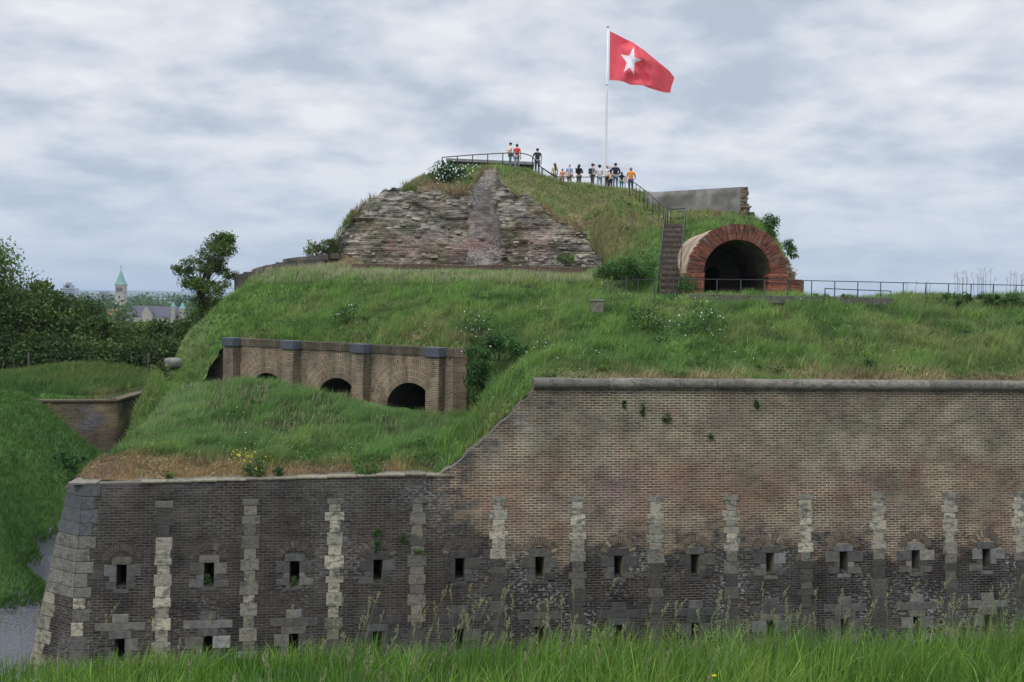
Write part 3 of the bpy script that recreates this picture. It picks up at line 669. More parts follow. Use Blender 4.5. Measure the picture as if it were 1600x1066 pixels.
# corner quoins, chamfered corner and the return face
def corner():
    zs=np.arange(-.3,5.13,.1); n_=len(zs); k=9
    V=[];uv=[]
    for z in zs:
        a=wpt(wall_left(z),z); 
        t=np.clip((z-0.25)/(5.12-.25),-.1,1); px_=np.interp(t,[0,1],[45,108]); py_=np.interp(t,[0,1],[1060,757])
        d=ray(px_,py_); dd=np.interp(t,[0,1],[26.4,26.7]); b=P(px_,py_,dd); b[2]=z
        for j in range(k):
            q=a+(b-a)*j/(k-1); V.append(q); uv.append((-11.2-np.linalg.norm(b-a)*j/(k-1),z))
        for j in range(1,7):
            q=b+np.array([-0.12,1.0,0])*j*1.5; q[2]=z; V.append(q); uv.append((-12-1.5*j,z))
    V=np.array(V); kk=k+6; idx=np.arange(len(V)).reshape(n_,kk)
    Fq=np.stack([idx[:-1,1:],idx[:-1,:-1],idx[1:,:-1],idx[1:,1:]],-1).reshape(-1,4)
    co,mo=wcol(V,V[:,0])
    mesh_np('corner_face',toloc(V,WO),Fq,MT['brick'],WALL,col=co,uv=np.array(uv),mort=mo)
    # quoin stones: inner column along the edge, outer column on the chamfer
    mb=MB(); z=5.10; i=0
    while z>0.1:
        h=random.uniform(.26,.36); zz=z-h
        w_=(.30 if i%2 else .42)
        top=z>2.9
        col=(rgb(86,88,90) if z>3.9 else rgb(112,110,102) if z>2.3 else (CREAM if random.random()<.5 else GREYS))*random.uniform(.9,1.12)
        le=wall_left(z); stone(mb,le-0.0,le+w_,zz+.018,z,.012,col)
        # chamfer stones
        a0=wpt(wall_left(zz),zz); a1=wpt(wall_left(z),z)
        def cb(z_):
            t=np.clip((z_-0.25)/(5.12-.25),0,1); p=P(np.interp(t,[0,1],[45,108]),np.interp(t,[0,1],[1060,757]),np.interp(t,[0,1],[26.4,26.7])); p[2]=z_; return p
        b0,b1=cb(zz),cb(z)
        nn_=np.cross(b0-a0,[0,0,1]); nn_=-nn_/np.linalg.norm(nn_); nn_=nn_ if nn_[1]<0 else -nn_
        L_=np.linalg.norm(b0-a0); f0=0 if (L_<.62 or z>2.3) else 1-(random.uniform(.38,.5) if i%2 else random.uniform(.55,.62))/L_
        p0,p1=a0+(b0-a0)*f0,a1+(b1-a1)*f0
        col2=(rgb(86,88,90) if z>3.9 else rgb(112,110,102) if z>2.3 else rgb(136,130,114))*random.uniform(.88,1.15)
        e=.012; q=[p0+nn_*e,b0+nn_*e,b1+nn_*e,p1+nn_*e,p0-nn_*.08,b0-nn_*.08,b1-nn_*.08,p1-nn_*.08]; up=np.array([0,0,.018]); q[0]=q[0]+up;q[1]=q[1]+up
        mb.add([x-WO for x in q],[(0,3,2,1),(4,5,6,7),(0,1,5,4),(1,2,6,5),(2,3,7,6),(3,0,4,7)],col2)
        z=zz; i+=1
    mb.build('corner_quoin',MT['pier'],WALL,bevel=.010)
corner()
mb=MB(); o=wpt(-11.50,5.105,-.75)-WO; mb.box(o,WT*.70,WN*.78,(0,0,.055),rgb(112,108,98)); mb.build('corner_cap',MT['stone'],WALL,bevel=.01)
# cordon: rounded stone moulding in lengths, and thin coping on the low left part
mb=MB(); s=0.62
while s<SMAX-.1:
    ln=random.uniform(.75,1.25); e=min(s+ln-.012,SMAX)
    r=.135+random.uniform(-.006,.006); pts=[]
    K=9; V=[]
    for u_s in (s,e):
        for j in range(K):
            an=-math.pi/2+math.pi*j/(K-1); V.append(wpt(u_s,ZC+.12+r*math.sin(an),0.02+r*math.cos(an)+.02)-WO)
        V.append(wpt(u_s,ZC+.12+r,-.28)-WO); V.append(wpt(u_s,ZC+.12-r,-.28)-WO)
    KK=K+2; f=[(j,j+KK,(j+1)%KK+KK,(j+1)%KK) for j in range(KK)]+[tuple(range(KK)),tuple(range(KK,2*KK))[::-1]]
    mb.add(V,f,rgb(112,108,98)*random.uniform(.75,1.2)); s+=ln
mb.build('cordon',MT['pier'],WALL,smooth=False)
mb=MB(); s=-11.1
while s<-2.0:
    ln=random.uniform(.5,.9); z=float(topint(s)); ch=random.random()<.85
    if ch: o=wpt(s,z-.0,-.35)-WO; mb.box(o,WT*(ln-.01),WN*.38,(0,0,.035+random.uniform(0,.015)),rgb(120,114,98)*random.uniform(.7,1.15))
    s+=ln
mb.build('coping_stone',MT['stone'],WALL,bevel=.008)
# ------------------------------------------------------------------ casemate front with three arches
CAS=empty('casemate_front',FA*[1,1,0]+[0,0,5.5],0,'brick casemate front with three arches between four grey capped piers','wall')
CO=FA*[1,1,0]+np.array([0,0,5.5])
def fpt(s,z,o=0.0):
    s=np.asarray(s,float); z=np.asarray(z,float); o=np.asarray(o,float)+0*s
    return np.stack([FA[0]+FT[0]*s+FN[0]*o,FA[1]+FT[1]*s+FN[1]*o,z+0*s],-1)
def fray(px,py):
    d=ray(px,py); A=np.stack([FT,[0,0,1.],-d],1); b=np.array([0,0,CZ])-np.array([FA[0],FA[1],0]); x=np.linalg.solve(A,b); return x[0],x[1]
PC=[fray(p,540)[0] for p in (368,461,570,686)]
AC=[fray(p,600)[0] for p in (418,527,641)]; AR=[1.22,1.22,1.24]; AZ=5.56
BASE=4.6; FTOP=8.2
def fcol(V,s,base=None):
    px,py=proj(V); z=V[:,2]; b=fbm(s*1.4,z*1.6,0,4,301); d=fbm(s*3,z*.5,2,4,302); a=fbm(s*.5,z*.5,4,3,303)
    c=lerp(np.tile(rgb(124,111,96),(len(V),1)),rgb(112,94,81),sst(b,.42,.6)*.7); c=lerp(c,rgb(98,90,78),sst(d,.50,.64)*.75*(z>6.3))
    c=lerp(c,rgb(80,76,68),.75*(1-sst(FTOP-z,.1,.55+.6*(d-.4))))
    mo=lerp(np.tile(rgb(176,160,136),(len(V),1)),c,.25+.5*sst(d,.45,.62))
    return c*1.15,mo*1.05
def fgrid(s0,s1,zb,zt,nm,o=0.0,par=None,side=None,cf=1.0,base=None):
    ss=np.linspace(s0,s1,max(2,int((s1-s0)/.12)+1)); zs=np.linspace(0,1,24)
    Sg,Tg=np.meshgrid(ss,zs); zb_=zb(Sg) if callable(zb) else zb+0*Sg; zt_=zt(Sg) if callable(zt) else zt
    Zg=zb_+(zt_-zb_)*Tg; V=fpt(Sg.ravel(),Zg.ravel(),o); idx=np.arange(V.shape[0]).reshape(Sg.shape)
    Fq=np.stack([idx[:-1,:-1],idx[:-1,1:],idx[1:,1:],idx[1:,:-1]],-1).reshape(-1,4)
    co,mo=fcol(V,Sg.ravel()); return V,Fq,co*cf,mo*cf,np.stack([Sg.ravel(),Zg.ravel()],1)
def merge(parts):
    V=[];Fq=[];C_=[];Mo=[];U=[];b=0
    for v,f,c,m,u in parts: V.append(v);Fq.append(np.asarray(f)+b);C_.append(c);Mo.append(m);U.append(u);b+=len(v)
    return np.concatenate(V),np.concatenate(Fq),np.concatenate(C_),np.concatenate(Mo),np.concatenate(U)
parts=[]
cuts=[-0.2]; 
for c,r in zip(AC,AR): cuts+=[c-r,c+r]
cuts+=[FLn]
for i in range(0,len(cuts),2): parts.append(fgrid(cuts[i],cuts[i+1],BASE,FTOP-.30,'w'))
for c,r in zip(AC,AR): parts.append(fgrid(c-r,c+r,lambda S,c=c,r=r:AZ+np.sqrt(np.maximum(r*r-(S-c)**2,0)),FTOP-.30,'w'))
V,Fq,co,mo,uv=merge(parts); mesh_np('brick_wall',toloc(V,CO),Fq,MT['brick2'],CAS,col=co,uv=uv,mort=mo)
# sloping wing on the left
pw=[fray(*q) for q in ((352,541),(340,560),(328,585),(318,610))]
sw=np.array([p[0] for p in pw])[::-1]; zw=np.array([p[1] for p in pw])[::-1]
v=fgrid(sw[0],-0.18,BASE,lambda S:np.interp(S,sw,zw),'w',o=-.06,cf=.95)
mesh_np('wing_wall',toloc(v[0],CO),v[1],MT['brick2'],CAS,col=lerp(v[2],np.tile(rgb(110,102,92),(len(v[2]),1)),np.full(len(v[2]),.5)),uv=v[4],mort=v[3])
# soldier-course coping
V,Fq,co,mo,uv=fgrid(0,FLn,FTOP-.30,FTOP,'c',o=.05); cc=co*np.array([.62,.62,.62]); 
T2,F2,c2,m2,u2=fgrid(0,FLn,FTOP-.30,FTOP,'c',o=.05)
T2=fpt(u2[:,0],np.full(len(u2),FTOP),.05-.75*(u2[:,1]-FTOP+.30)/.30)
T3=fpt(u2[:,0],np.full(len(u2),FTOP-.30),.05-.05*(u2[:,1]-FTOP+.30)/.30)
V,Fq,co,mo,uv=merge([(V,Fq,cc,mo*.7,uv[:,::-1]),(T2,F2,cc*.9,mo*.5,uv[:,::-1]),(T3,F2,cc*.9,mo*.5,uv[:,::-1])])
mesh_np('coping',toloc(V,CO),Fq,MT['brick2'],CAS,col=co,uv=uv,mort=mo)
# voussoir rings, barrels
for c,r in zip(AC,AR):
    nr,na=13,72; V=[];uv=[];Fq=[]
    for i in range(nr):
        rr=r+1.0*i/(nr-1)
        for j in range(na+1):
            t=math.pi*j/na; V.append(fpt(c+rr*math.cos(t),AZ+rr*math.sin(t),.006)); uv.append((t*(r+.5),rr-r))
    V=np.array(V); uv=np.array(uv); s_=(V-FA)@FT
    lo=max([p for p in PC if p<c])+.30; hi=min([p for p in PC if p>c])-.30
    for i in range(nr-1):
        for j in range(na):
            q=[i*(na+1)+j,(i+1)*(na+1)+j,(i+1)*(na+1)+j+1,i*(na+1)+j+1]
            if s_[q].min()>lo and s_[q].max()<hi and V[q,2].max()<FTOP-.34: Fq.append(q)
    co,mo=fcol(V,s_)
    mesh_np('arch_ring',toloc(V,CO),np.array(Fq),MT['ring'],CAS,col=co*np.array([.95,.9,.88]),uv=uv,mort=mo*1.25)
    V=[];uv=[];nb=14
    for i in range(nb):
        o=-.5*i+0.006*(i==0)
        for j in range(na+1):
            t=math.pi*j/na; V.append(fpt(c+r*math.cos(t),AZ+r*math.sin(t) ,o)); uv.append((o,t*r))
    b=len(V)
    idx=np.arange(b).reshape(nb,na+1); Fq=np.stack([idx[:-1,:-1],idx[1:,:-1],idx[1:,1:],idx[:-1,1:]],-1).reshape(-1,4).tolist()
    # jambs down to the floor and the end wall
    for o0,o1 in ((0,-6.5),):
        for sg in (-1,1):
            V+=[fpt(c+sg*r,AZ,o0),fpt(c+sg*r,AZ,o1),fpt(c+sg*r,BASE,o1),fpt(c+sg*r,BASE,o0)]; uv+=[(0,AZ),(6.5,AZ),(6.5,BASE),(0,BASE)]
            Fq.append([len(V)-4,len(V)-3,len(V)-2,len(V)-1])
    V+=[fpt(c-r,BASE,-6.5),fpt(c+r,BASE,-6.5),fpt(c+r,AZ+r,-6.5),fpt(c-r,AZ+r,-6.5)]; uv+=[(0,0),(2,0),(2,2),(0,2)]; Fq.append([len(V)-4,len(V)-3,len(V)-2,len(V)-1])
    V=np.array(V); n_=len(V)
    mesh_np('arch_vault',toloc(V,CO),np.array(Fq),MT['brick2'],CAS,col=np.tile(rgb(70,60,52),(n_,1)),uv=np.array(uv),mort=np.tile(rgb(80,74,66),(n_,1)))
# piers with grey caps
for i,p in enumerate(PC):
    hw=.30; pr=.42; ztop=FTOP-.33
    V=[];uv=[];Fq=[]
    prof=[(p-hw,0),(p-hw,pr),(p+hw,pr),(p+hw,0)]; acc=0
    zs=np.linspace(BASE,ztop,20)
    for a in range(3):
        (s0,o0),(s1,o1)=prof[a],prof[a+1]; ln=math.hypot(s1-s0,o1-o0)
        for k in range(6):
            f=k/5
            for z in zs: V.append(fpt(s0+(s1-s0)*f,z,o0+(o1-o0)*f)); uv.append((acc+ln*f,z))
        b=a*6*20
        for k in range(5):
            for m_ in range(19): q=b+k*20+m_; Fq.append((q,q+20,q+21,q+1))
        acc+=ln
    V=np.array(V); uv=np.array(uv); co,mo=fcol(V,uv[:,0]+p*3)
    sidef=np.repeat([0,0,1],120); co=co*(lerp(np.ones((360,3)),np.tile([.6,.62,.62],(360,1)),sidef*.7*sst(fbm(uv[:,0]*4,uv[:,1]*.8,i,3,311),.3,.5)))  # right side faces coloured darker in streaks, shading put into the brick colour
    if i==0: co=lerp(co,np.tile(rgb(92,86,78),(360,1)),np.full(360,.5))
    mesh_np('pier',toloc(V,CO),np.array(Fq),MT['brick2'],CAS,col=co,uv=uv,mort=mo)
    mb=MB(); o=fpt(p-hw-.07,ztop+.0,-.1)-CO; mb.box(o,FT*(2*hw+.14),FN*(pr+.10+.07),(0,0,.36),rgb(78,83,90)*random.uniform(.85,1.1))
    mb.build('cap_stone',MT['conc'],CAS,bevel=.02)
# right wing: darker layered end wall
v=fgrid(FLn-.62,FLn+.02,BASE,FTOP-.02,'w',o=.03,cf=.8)
mesh_np('end_wall',toloc(v[0],CO),v[1],MT['brick2'],CAS,col=v[2]*.85,uv=v[4]*[.35,1],mort=v[3]*.5)
# ------------------------------------------------------------------ ruined masonry face of the mound
RA=P(505,412,59.6); RB=P(950,412,58.6)
_v=(RB-RA)*[1,1,0]; RLn=np.linalg.norm(_v); RT=_v/RLn; RN=np.array([RT[1],-RT[0],0]); RZ=12.2; RBAT=0.50
def rpt(s,z,o=0.0):
    s=np.asarray(s,float); z=np.asarray(z,float); oo=-(z-RZ)*RBAT+np.asarray(o,float)
    return np.stack([RA[0]+RT[0]*s+RN[0]*oo,RA[1]+RT[1]*s+RN[1]*oo,z+0*s],-1)
def rray(px,py):
    d=ray(px,py); A=np.stack([RT,-RN*RBAT+np.array([0,0,1.]),-d],1); b=np.array([0,0,CZ])-(np.array([RA[0],RA[1],0])+RN*RBAT*RZ)
    x=np.linalg.solve(A,b); return x[0],x[1]
RO=rpt(0,RZ); RU=empty('ruined_wall',RO,0,'crumbling layered masonry face of the mound below the grassy crown','ruin')
tops=[rray(*q) for q in ((503,410),(520,388),(538,356),(555,338),(572,322),(590,310),(605,298),(622,296),(660,300),(690,303),(715,306),(735,298),(748,282),(760,271),(770,268),(782,288),(800,303),(830,312),(852,330),(870,348),(900,356),(918,372),(930,395),(942,412))]
tS=np.array([q[0] for q in tops]); tZ=np.array([q[1] for q in tops])
def ruin():
    ds,dz=0.10,0.05; ss=np.arange(tS[0],tS[-1],ds); zs=np.arange(RZ-1.0,tZ.max()+.3,dz)
    S,Z=np.meshgrid(ss,zs)
    top=np.interp(S,tS,tZ)+0.5*(fbm(S*1.1,0*S,0,4,401)-.5)+.25*(vn(S*4,0*S,0,402)-.5)
    Zw=Z+.10*(fbm(S*.5,Z*.3,0,3,406)-.5)*2; course=np.floor(Zw/0.12); off=0.10*(_h(course.astype(int),np.floor(S*0.9+3*course%7).astype(int),0*course.astype(int),5)-.5)
    big=0.8*(fbm(S*.35,Z*.6,0,4,403)-.5)+0.28*(fbm(S*1.6,Z*2.0,0,3,404)-.5)
    ledge=0.24*(sst(fbm(S*.25,Z*.55,3,2,405),.48,.52)-.5)
    seam=0.03*np.cos(Zw/0.12*2*math.pi)
    O=0.5+off+big+ledge+seam
    px,py=proj(rpt(S.ravel(),Z.ravel())); px=px.reshape(S.shape); py=py.reshape(S.shape)
    # fallback of the face on the far left rounding away
    O-=0.9*sst(-px,-600,-505)
    W=rpt(S.ravel(),np.minimum(Z,top).ravel(),O.ravel()); W=W+0
    dead=Z>top
    idx=np.arange(S.size).reshape(S.shape)
    Fq=np.stack([idx[:-1,:-1],idx[:-1,1:],idx[1:,1:],idx[1:,:-1]],-1)
    Fq=Fq[~(dead[:-1,:-1]&dead[:-1,1:])].reshape(-1,4)
    b=fbm(S*.6,Z*1.3,0,4,411); c=fbm(S*2.2,Z*5,0,3,412); a=fbm(S*.3,Z*.4,2,3,413)
    g=lerp(np.tile(rgb(114,107,98),(S.size,1)),rgb(152,145,132),sst(b.ravel(),.45,.62)); g=lerp(g,rgb(76,72,67),sst(c.ravel(),.50,.62)*.8)
    pr,qr=px.ravel(),py.ravel()
    red=np.clip(blob(pr,qr,800,380,70,28)+blob(pr,qr,620,385,70,20)*.8+blob(pr,qr,720,395,80,14)*.6,0,1)*sst(a.ravel()+.3*b.ravel(),.4,.7)
    g=lerp(g,rgb(120,88,78),red*.75)
    g=lerp(g,rgb(64,66,44),.7*sst(fbm(S*.7,Z*.9,7,4,414).ravel(),.58,.66))
    g=lerp(g,rgb(112,98,70),.5*sst(fbm(S*.9,Z*.7,9,4,415).ravel(),.55,.66))
    g=lerp(g,rgb(70,68,66),.7*sst(-pr,-560,-520))
    hi=((_h(course.astype(int).ravel(),np.floor(S/.35).astype(int).ravel(),0,8))); g=g*(0.75+.5*hi)[:,None]
    mo=lerp(g*.55,rgb(165,158,142)[None]*np.ones((S.size,1)),sst(a.ravel(),.4,.65)*.6)
    mesh_np('masonry_face',toloc(W,RO),Fq,MT['ruin'],RU,col=g*1.2,uv=np.stack([S.ravel(),Z.ravel()],1),mort=mo)
    # buttress, smoother small bricks
    L_=[rray(*q) for q in ((757,267),(738,300),(728,345),(722,395),(720,412))]; R_=[rray(*q) for q in ((776,267),(784,290),(782,320),(786,360),(792,412))]
    zz=np.linspace(RZ-.5,L_[0][1],70); l0=np.interp(zz,[p[1] for p in L_][::-1],[p[0] for p in L_][::-1]); r0=np.interp(zz,[p[1] for p in R_][::-1],[p[0] for p in R_][::-1])
    K=30; u=np.linspace(0,1,K); S2=l0[:,None]*(1-u)+r0[:,None]*u; Z2=zz[:,None]+0*u
    S2=S2+0.45*(fbm(Z2*1.5,u[None]*2+0*Z2,0,3,421)-.5)
    O2=0.75+0.16*(fbm(S2*.8,Z2*1.1,0,3,422)-.5)+.22*(fbm(S2*3,Z2*4,0,3,423)-.5)+.07*(_h(np.floor(Z2/.14).astype(int),np.floor(S2/.4).astype(int),0,9)-.5); O2=O2-1.1*(np.abs(u*2-1)[None]**8)
    cr_=fbm(S2*1.2,Z2*1.4,0,4,424); pass
    W=rpt(S2.ravel(),Z2.ravel(),O2.ravel()); idx=np.arange(S2.size).reshape(S2.shape); Fq=np.stack([idx[:-1,:-1],idx[:-1,1:],idx[1:,1:],idx[1:,:-1]],-1).reshape(-1,4)
    g=lerp(np.tile(rgb(92,86,80),(S2.size,1)),rgb(118,108,94),sst(cr_.ravel(),.45,.6)); g=lerp(g,rgb(118,88,80),.7*(1-sst(Z2.ravel(),13.2,15.2))*sst(fbm(S2*.8,Z2,4,3,425).ravel(),.4,.6))
    g=lerp(g,rgb(70,68,64),.6*sst(fbm(S2*2,Z2*.6,4,3,426).ravel(),.52,.62))
    mesh_np('buttress',toloc(W,RO),Fq,MT['brick'],RU,col=g*1.0,uv=np.stack([S2.ravel()*.8,Z2.ravel()*.8],1),mort=g*1.3+.05)
    # low red-brown kerb along the foot
    mb=MB(); s=rray(560,412)[0]
    while s<rray(925,412)[0]:
        z=RZ-.42+.06*(vn(s*.4,0)-.5); mb.box(rpt(s,z-.8,1.0)-RO,RT*.98,RN*.35,(0,0,1.0+0.04*random.random()),rgb(96,80,70)*random.uniform(.75,1.1)); s+=1.0
    mb.build('foot_course',MT['stone'],RU,bevel=.02)
    # loose stones sticking out
    mb=MB()
    for _ in range(170):
        s=random.uniform(tS[0]+.6,tS[-1]-.4); tz=float(np.interp(s,tS,tZ)); z=random.uniform(RZ-.2,tz); j=int((z-zs[0])/dz); i=int((s-ss[0])/ds)
        if not(0<=j<S.shape[0] and 0<=i<S.shape[1]): continue
        o=float(O[j,i]); w_=random.uniform(.15,.5); h=random.uniform(.06,.16)
        mb.box(rpt(s,z,o-.28)-RO,RT*w_*.8+np.array([0,0,random.uniform(-.02,.02)]),RN*random.uniform(.28,.42),(0,0,h),random.choice([rgb(158,150,134),rgb(120,114,104),rgb(96,92,86),rgb(170,160,138)])*random.uniform(.8,1.15))
    mb.build('loose_stone',MT['stone'],RU,bevel=.02)
ruin()
# dark stepped wall on the left shoulder of the mound
def ribbon_wall(name,pts,base_dz,thick,mat,par,org,col,rag=0.06,k='brick2'):
    # pts: list of world top points; wall faces the camera side
    V=[];uv=[];acc=0; Q=[]
    for i in range(len(pts)-1):
        a,b=np.array(pts[i]),np.array(pts[i+1]); n_=max(2,int(np.linalg.norm((b-a)[:2])/.25))
        for j in range(n_): Q.append(a+(b-a)*j/n_)
    Q.append(np.array(pts[-1])); Q=np.array(Q); Q[:,2]+=rag*(vn(np.arange(len(Q))*.7,0*Q[:,0],0,5)-.5)*2
    t=np.gradient(Q[:,:2],axis=0); t/=np.linalg.norm(t,axis=1)[:,None]; nr=np.stack([t[:,1],-t[:,0],0*t[:,0]],1)
    s=np.concatenate([[0],np.cumsum(np.linalg.norm(np.diff(Q[:,:2],axis=0),axis=1))]); R_=14
    rows=[]
    for r in range(R_): f=r/(R_-1); z=Q.copy(); z[:,2]=Q[:,2]-base_dz*(1-f); rows.append(z); 
    top=Q-nr*thick; bot=top.copy(); bot[:,2]-=base_dz; rows+= [top,bot]
    V=np.concatenate(rows); idx=np.arange(len(V)).reshape(len(rows),len(Q)); Fq=np.stack([idx[:-1,:-1],idx[:-1,1:],idx[1:,1:],idx[1:,:-1]],-1).reshape(-1,4).tolist()
    for e in (0,len(Q)-1): Fq.append([idx[0,e],idx[R_-1,e],idx[R_,e],idx[R_+1,e]])
    uvr=[np.stack([s,r[:,2]],1) for r in rows[:R_]]+[np.stack([s,rows[R_][:,2]+thick],1),np.stack([s,rows[-1][:,2]],1)]; uv=np.concatenate(uvr)
    co=col(V,np.tile(s,len(rows))); mo=co*1.25+.03
    return mesh_np(name,toloc(V,org),np.array(Fq),MT[k],par,col=co,uv=uv,mort=mo)
def simplecol(c1,c2,c3=None,sc=1.0):
    def f(V,s):
        b=fbm(s*.9*sc,V[:,2]*1.3*sc,0,4,501); d=fbm(s*2.5*sc,V[:,2]*.6*sc,3,3,502)
        c=lerp(np.tile(c1,(len(V),1)),c2,sst(b,.42,.6)); 
        if c3 is not None: c=lerp(c,c3,sst(d,.5,.62)*.8)
        return c
    return f
pts=[P(366,430,57),P(400,424,57.3),P(404,418,57.4),P(440,410,58),P(444,404,58),P(485,400,58.6),P(520,398,59.4),P(535,392,60)]
SW=empty('shoulder_wall',pts[0]-[0,0,2],0,'low dark brick wall stepping up the left shoulder of the mound','wall')
ribbon_wall('brick_face',pts,3.0,.6,None,SW,pts[0]-[0,0,2],simplecol(rgb(84,80,76),rgb(60,57,55),rgb(104,98,90)),.03)
for j_ in range(9):
    f_=j_/8; q_=P(380+f_*135,int(np.interp(f_,[0,.25,.5,1],[428,418,408,400]))-1,58+f_*1.2); mb=MB(); mb.box((0,0,-.2),(.55,0,0),(0,.5,0),(0,0,.2+random.uniform(.03,.16)),rgb(88,82,76)); oo=mb.build('broken_top',MT['stone'],SW,bevel=.02); oo.location=tuple(q_-(pts[0]-[0,0,2]))
# ------------------------------------------------------------------ far low wall in the moat
bp=[P(40,628,49.6),P(60,628,49.8),P(120,628.5,50.0),P(183,630,50.6),P(205,621,52.8),P(235,612,56.3),P(262,607,58.5)]
for p in bp: p[2]=bp[1][2]
MW=empty('retaining_wall',bp[3]-[0,0,4],0,'low brown wall at the far end of the moat with a patched rough area','wall')
def mwcol(V,s):
    px,py=proj(V); b=fbm(s*.9,V[:,2]*1.3,0,4,511); d=fbm(s*1.5,V[:,2]*2.5,3,3,512)
    c=lerp(np.tile(rgb(126,112,86),(len(V),1)),rgb(98,88,68),sst(b,.42,.6)); c=lerp(c,rgb(52,48,38),np.clip(sst(px,180,190)*.75*sst(d,.3,.6)+(1-sst(bp[1][2]-V[:,2],.15,.5))*.5,0,1))
    c=lerp(c,rgb(104,100,108),np.clip(blob(px,py,140,658,24,18)*1.3,0,1)*sst(d,.35,.5)); c=lerp(c,rgb(100,88,76),sst(py,665,680)); return c
ribbon_wall('brick_face',bp,5.0,.6,None,MW,bp[3]-[0,0,4],mwcol,.02)
mb=MB()
for i in range(len(bp)-1):
    a,b=bp[i],bp[i+1]; n_=max(1,int(np.linalg.norm(b-a)/.8)); t=(b-a)/n_; nn_=np.array([t[1],-t[0],0]); nn_/=np.linalg.norm(nn_)
    for j in range(n_): mb.box(a+t*j+nn_*.08+[0,0,-.0]-(bp[3]-[0,0,4]),t*.985,-nn_*.6,(0,0,.10),rgb(100,90,72)*random.uniform(.75,1.1))
mb.build('coping_stone',MT['stone'],MW,bevel=.01)
# boulder at the edge of the mound
def boulder(name,c,r,label,cat,col,par=None,seed=1):
    V=[];n1_,n2_=24,16
    for i in range(n2_+1):
        t=math.pi*i/n2_
        for j in range(n1_): a=2*math.pi*j/n1_; V.append((math.sin(t)*math.cos(a),math.sin(t)*math.sin(a),math.cos(t)))
    V=np.array(V); V=np.sign(V)*np.abs(V)**.8; V*=np.array(r)*(0.8+.45*fbm(V[:,0]*1.5+seed,V[:,1]*1.5,V[:,2]*1.5+5,3,seed))[:,None]
    idx=np.arange(len(V)).reshape(n2_+1,n1_); Fq=np.stack([idx[:-1],idx[1:],np.roll(idx[1:],-1,1),np.roll(idx[:-1],-1,1)],-1).reshape(-1,4)
    o=mesh_np(name,V,Fq,MT['rock'],par,col=np.tile(col,(len(V),1)),smooth=True); o.location=tuple(c); return setp(o,label,cat)
c=P(271,567,49.5); boulder('boulder',c,(.42,.4,.26),'rounded grey boulder at the left edge of the grassy mound','rock',rgb(112,112,104),seed=4)
# ------------------------------------------------------------------ vault: brick ring with barrel behind
TO=TUN.copy(); TO[2]=TUN_Z0
VA=empty('brick_vault',TO,0,'round red brick tunnel mouth with a pale barrel vault behind the railing','vault')
def tp3(r,a,y): return np.array([TUN[0]+r*math.cos(a),TUN[1]+y,TUN[2]+r*math.sin(a)])-TO
mb=MB(); NV=104
for k in range(NV):
    a0=math.pi*(k+.10)/NV; a1=math.pi*(k+.90)/NV
    sp=[TUN_R0,TUN_R0+.24+random.uniform(-.02,.02),TUN_R0+.48+random.uniform(-.02,.02),TUN_R1+random.uniform(-.03,.04)]
    if k%2: sp=[TUN_R0,TUN_R0+.36+random.uniform(-.02,.02),TUN_R1+random.uniform(-.03,.04)]
    for i in range(len(sp)-1):
        r0,r1=sp[i],sp[i+1]-.012; y0=random.uniform(-.03,.01)+(0 if i else -.01)
        dk=1.0 if random.random()<.8 else .6
        if math.pi*.38<a0<math.pi*.66 and i: dk*=.85
        c=lerp(rgb(150,92,76),rgb(112,80,68),random.random())*random.uniform(.7,1.1)*dk
        if random.random()<.06: c=rgb(120,110,100)
        V=[tp3(r,a,y) for y in (y0,.45) for r,a in ((r0,a0),(r1,a0),(r1,a1),(r0,a1))]
        mb.add(V,[(0,1,2,3),(7,6,5,4),(0,4,5,1),(1,5,6,2),(2,6,7,3),(3,7,4,0)],c)
mb.build('arch_ring',MT['stone'],VA,bevel=.005)
def shell(name,r,y0,y1,a0,a1,col,mat,flip,moc=None,wob=.05):
    na,ny=60,24; A=np.linspace(a0,a1,na); Y=np.linspace(y0,y1,ny); Ag,Yg=np.meshgrid(A,Y); rr=r+wob*(fbm(Ag*3,Yg*1.5,0,3,521)-.5)
    V=np.stack([TUN[0]+rr*np.cos(Ag),TUN[1]+Yg,TUN[2]+rr*np.sin(Ag)],-1).reshape(-1,3); idx=np.arange(len(V)).reshape(Ag.shape)
    Fq=np.stack([idx[:-1,:-1],idx[:-1,1:],idx[1:,1:],idx[1:,:-1]],-1).reshape(-1,4)
    if flip: Fq=Fq[:,::-1]
    b=fbm(Ag*3,Yg,0,4,522).ravel(); c=lerp(np.tile(col,(len(V),1)),col*.6,sst(b,.4,.65))
    return mesh_np(name,toloc(V,TO),Fq,MT[mat],VA,col=c,smooth=True,uv=np.stack([Yg.ravel(),(Ag*r).ravel()],1),mort=c*1.2)
shell('barrel_extrados',TUN_R1-.03,.02,6.5,-.25,math.pi+.25,rgb(168,148,126),'rock',False,wob=.12)
shell('barrel_lining',TUN_R0+.01,.0,6.8,0,math.pi,rgb(150,136,126),'brick2',True)
mb=MB()   # inner mortar face just behind the voussoirs
na=60
for k in range(na):
    a0,a1=math.pi*k/na,math.pi*(k+1)/na; mb.add([tp3(TUN_R0+.02,a0,.025),tp3(TUN_R1-.03,a0,.025),tp3(TUN_R1-.03,a1,.025),tp3(TUN_R0+.02,a1,.025)],[(0,1,2,3)],rgb(128,106,90))
mb.build('mortar_bed',MT['stone'],VA)
mb=MB(); zt=TUN[2]-TO[2]
